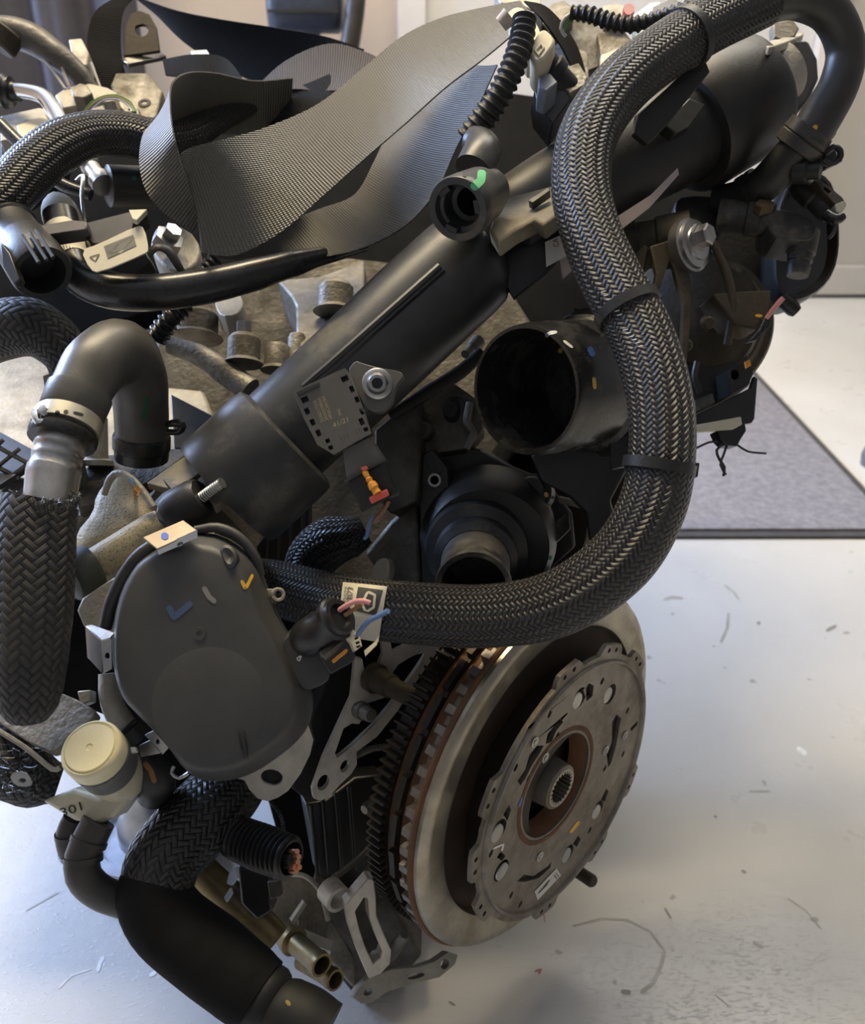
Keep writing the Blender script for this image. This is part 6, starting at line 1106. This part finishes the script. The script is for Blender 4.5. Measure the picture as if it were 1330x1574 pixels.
# bracket with cut wires, right
wbk = thing('wiring_bracket', 'dark plate bracket with a beige strip and cut wires', 'bracket', P(1110, 690, .72))
m = MB(); m.slab([(1000, 660), (1066, 640), (1154, 596), (1160, 578), (1165, 582), (1160, 644), (1156, 650), (1066, 664), (1000, 675)], plane(1110, 630, .72, (.1, .1, .99)), .005); m.build('plate', M['plastic'], wbk, bevel=.0006)
m = MB(); m.slab([(1064, 654), (1140, 640), (1142, 652), (1128, 660), (1064, 664)], plane(1100, 652, .712, (.1, .1, .99)), .006); m.build('beige_strip', M['cream'], wbk, bevel=.001)
m = MB(); m.slab([(1102, 662), (1146, 650), (1148, 662), (1140, 674), (1134, 686), (1116, 684), (1108, 676)], plane(1125, 668, .715, (.1, .1, .99)), .015); m.build('plug', M['plastic_clean'], wbk, bevel=.001)
for pts in ([(1108, 678, .72, 1.8), (1090, 680, .72, 1.8), (1068, 690, .722, 1.8)], [(1112, 682, .718, 2.2), (1102, 692, .717, 2.2), (1106, 706, .716, 2.2), (1114, 718, .716, 2.2), (1112, 732, .716, 2)], [(1118, 684, .718, 2.2), (1112, 700, .717, 2.2), (1108, 714, .716, 2.2), (1116, 730, .716, 2)], [(1134, 684, .718, 1.8), (1150, 694, .717, 1.8), (1178, 697, .716, 1.8)]):
    m = MB(); m.tube(pts, 8); m.build('cut_wire', M['rubber'], wbk)
m = MB(); m.slab([(1040, 560), (1090, 560), (1140, 530), (1154, 545), (1156, 590), (1130, 610), (1066, 640), (1040, 640)], plane(1095, 590, .745, (.1, .1, .99)), .03); m.build('rear_block', M['plastic'], wbk, bevel=.003)
m = MB(); m.slab([(1068, 615), (1096, 604), (1100, 618), (1070, 632)], plane(1084, 617, .712, (.1, .3, .95)), .008); m.build('tab', M['plastic_dusty_lightened'], wbk, bevel=.0008)
m = MB(); m.slab([(1120, 570), (1150, 552), (1158, 575), (1150, 592), (1124, 606)], plane(1138, 580, .715, (.2, .1, .97)), .02, [circ(1130, 576, 6, 8)]); m.build('socket', M['plastic_clean'], wbk, bevel=.001)
m = MB(); m.slab([(1146, 556), (1153, 552), (1155, 562), (1148, 566)], plane(1150, 559, .708, (.2, .1, .97)), .002); m.build('orange_mark', M['orange'], wbk)
m = MB(); m.tube([(1072, 556, .72, 5), (1068, 580, .72, 5), (1076, 604, .72, 5)], 8); m.build('rod', M['plastic_dusty_lightened'], wbk)
# small grey thing standing on the floor at the right edge
sg = thing('grey_stand_foot', 'small grey round foot cut by the right edge', 'foot', floor_pt(1346, 715))
cf = floor_pt(1346, 715); m = MB(); m.lathe(cf, Vector((0, 0, 1)), [(0.0005, .028), (.02, .03), (.035, .026), (.04, .012), (.12, .011), (.12, 0)], 28); m.build('foot', mk('grey_foot_paint', (.16, .16, .18), .5), sg)

# worn marks on the painted floor
fl = bpy.data.objects['floor']; BV['floor_top'] = ([Vector((XL, YB, 0)), Vector((XR, YB, 0)), Vector((XR, YF, 0)), Vector((XL, YF, 0))], [(0, 1, 2, 3)])
sc1 = mk('floor_scuff', (.40, .385, .35), .4); sc2 = mk('floor_scuff_dark', (.27, .26, .235), .5); sc3 = mk('red_floor_mark', (.45, .25, .21), .6); sc4 = mk('white_floor_drip', (.80, .80, .80), .25)
for pts, w, mt_ in (([(880, 1424), (925, 1412), (965, 1414), (1000, 1432), (1022, 1462)], 3, sc1), ([(1022, 1462), (1016, 1486), (1004, 1512), (985, 1526)], 6, sc1), ([(955, 1524), (970, 1526)], 7, sc2), ([(838, 1418), (835, 1402), (842, 1396)], 2.5, sc3), ([(822, 1494), (832, 1490), (828, 1498)], 4, sc3),
    ([(1022, 1396), (1032, 1412)], 3, sc2), ([(1158, 1448), (1174, 1456)], 4, sc1), ([(1152, 1216), (1184, 1216)], 3, sc1), ([(1172, 1200), (1178, 1207)], 5, sc1), ([(1098, 1254), (1102, 1257)], 5, sc2), ([(1140, 1338), (1147, 1342)], 5, sc2), ([(1165, 956), (1168, 960)], 6, sc2), ([(1270, 970), (1286, 962)], 5, sc2), ([(1296, 973), (1306, 973)], 4, sc1), ([(1114, 900), (1128, 910), (1136, 922)], 3, sc1), ([(1120, 942), (1118, 965), (1108, 988)], 4, sc1), ([(1020, 922), (1034, 918), (1050, 920)], 4, sc1),
    ([(150, 1494), (154, 1480), (160, 1470)], 6, sc4), ([(230, 1500), (240, 1494)], 7, sc4), ([(1225, 1150), (1240, 1160)], 8, sc4), ([(40, 1400), (90, 1372)], 2, sc1), ([(90, 1520), (110, 1500), (140, 1490)], 2, sc4), ([(760, 1430), (790, 1420)], 3, sc1), ([(690, 1540), (700, 1546)], 4, sc2), ([(1100, 1530), (1120, 1546)], 2, sc1), ([(1210, 1380), (1240, 1400), (1262, 1428)], 1.6, sc1)):
    stroke('floor_mark', pts, w, ['floor_top'], mt_, fl)

# marks and small pieces belong to the part they sit on
SUB = {'tag_print': ('paper_tag', 'tag'), 'tag_emblem': ('paper_tag', 'tag'), 'tag_letters': ('paper_tag',), 'triangle_sign': ('tag',), 'wrap_print': ('paper_wrap',), 'grey_fleck': ('sleeve',),
       'date_print': ('face',), 'number_print': ('face',), 'code_print': ('face',), 'tick_print': ('face',), 'raised_edge': ('face',), 'red_lock': ('plug_housing',), 'red_tip': ('plug_housing',), 'orange_pin': ('plug_housing',), 'plug_rim': ('plug_housing',),
       'blue_check': ('shell',), 'yellow_check': ('shell',), 'pale_scratch': ('shell',), 'stamp': ('shell',), 'centre_dimple': ('shell',), 'round_pad': ('shell',), 'recess_pad': ('shell',), 'blue_dot': ('spring_clip',), 'triangle_mark': ('socket',),
       'sticker_print': ('sticker',), 'rivet_pad': ('cover',), 'rivet': ('cover', 'friction_disc'), 'spline': ('hub',), 'white_mark': ('barrel', 'cover'), 'yellow_mark': ('barrel', 'cover', 'rubber_end', 'connector_box'), 'yellow_dot': ('barrel', 'plug', 'coupling'), 'blue_mark': ('barrel', 'cover', 'flange_lip'), 'orange_mark': ('flange_lip', 'latch_box', 'socket'),
       'bottle_number': ('bottle',), 'band_slot': ('band',), 'copper_core': ('ribbed_tube',), 'green_mark': ('body',), 'white_scuff': ('body',), 'window_slot': ('body',), 'inner_lug': ('body',), 'grip_rib': ('body',), 'label_letters': ('white_label',), 'moulded_rib': ('barrel',), 'painted_rib_shadow': ('barrel',), 'green_stripe': ('bend',), 'cuff': ('bend',), 'bushing': ('side_frame',), 'latch': ('latch_body',), 'caster': (), 'green_smear': ('body',), 'orange_smear': ('tube',)}
for o in list(bpy.data.objects):
    if o.parent and o.parent.parent is None and o.name.split('.')[0] in SUB:
        for want in SUB[o.name.split('.')[0]]:
            c = [q for q in o.parent.children if q.name.split('.')[0] == want and q is not o]
            if c: o.parent = c[0]; break
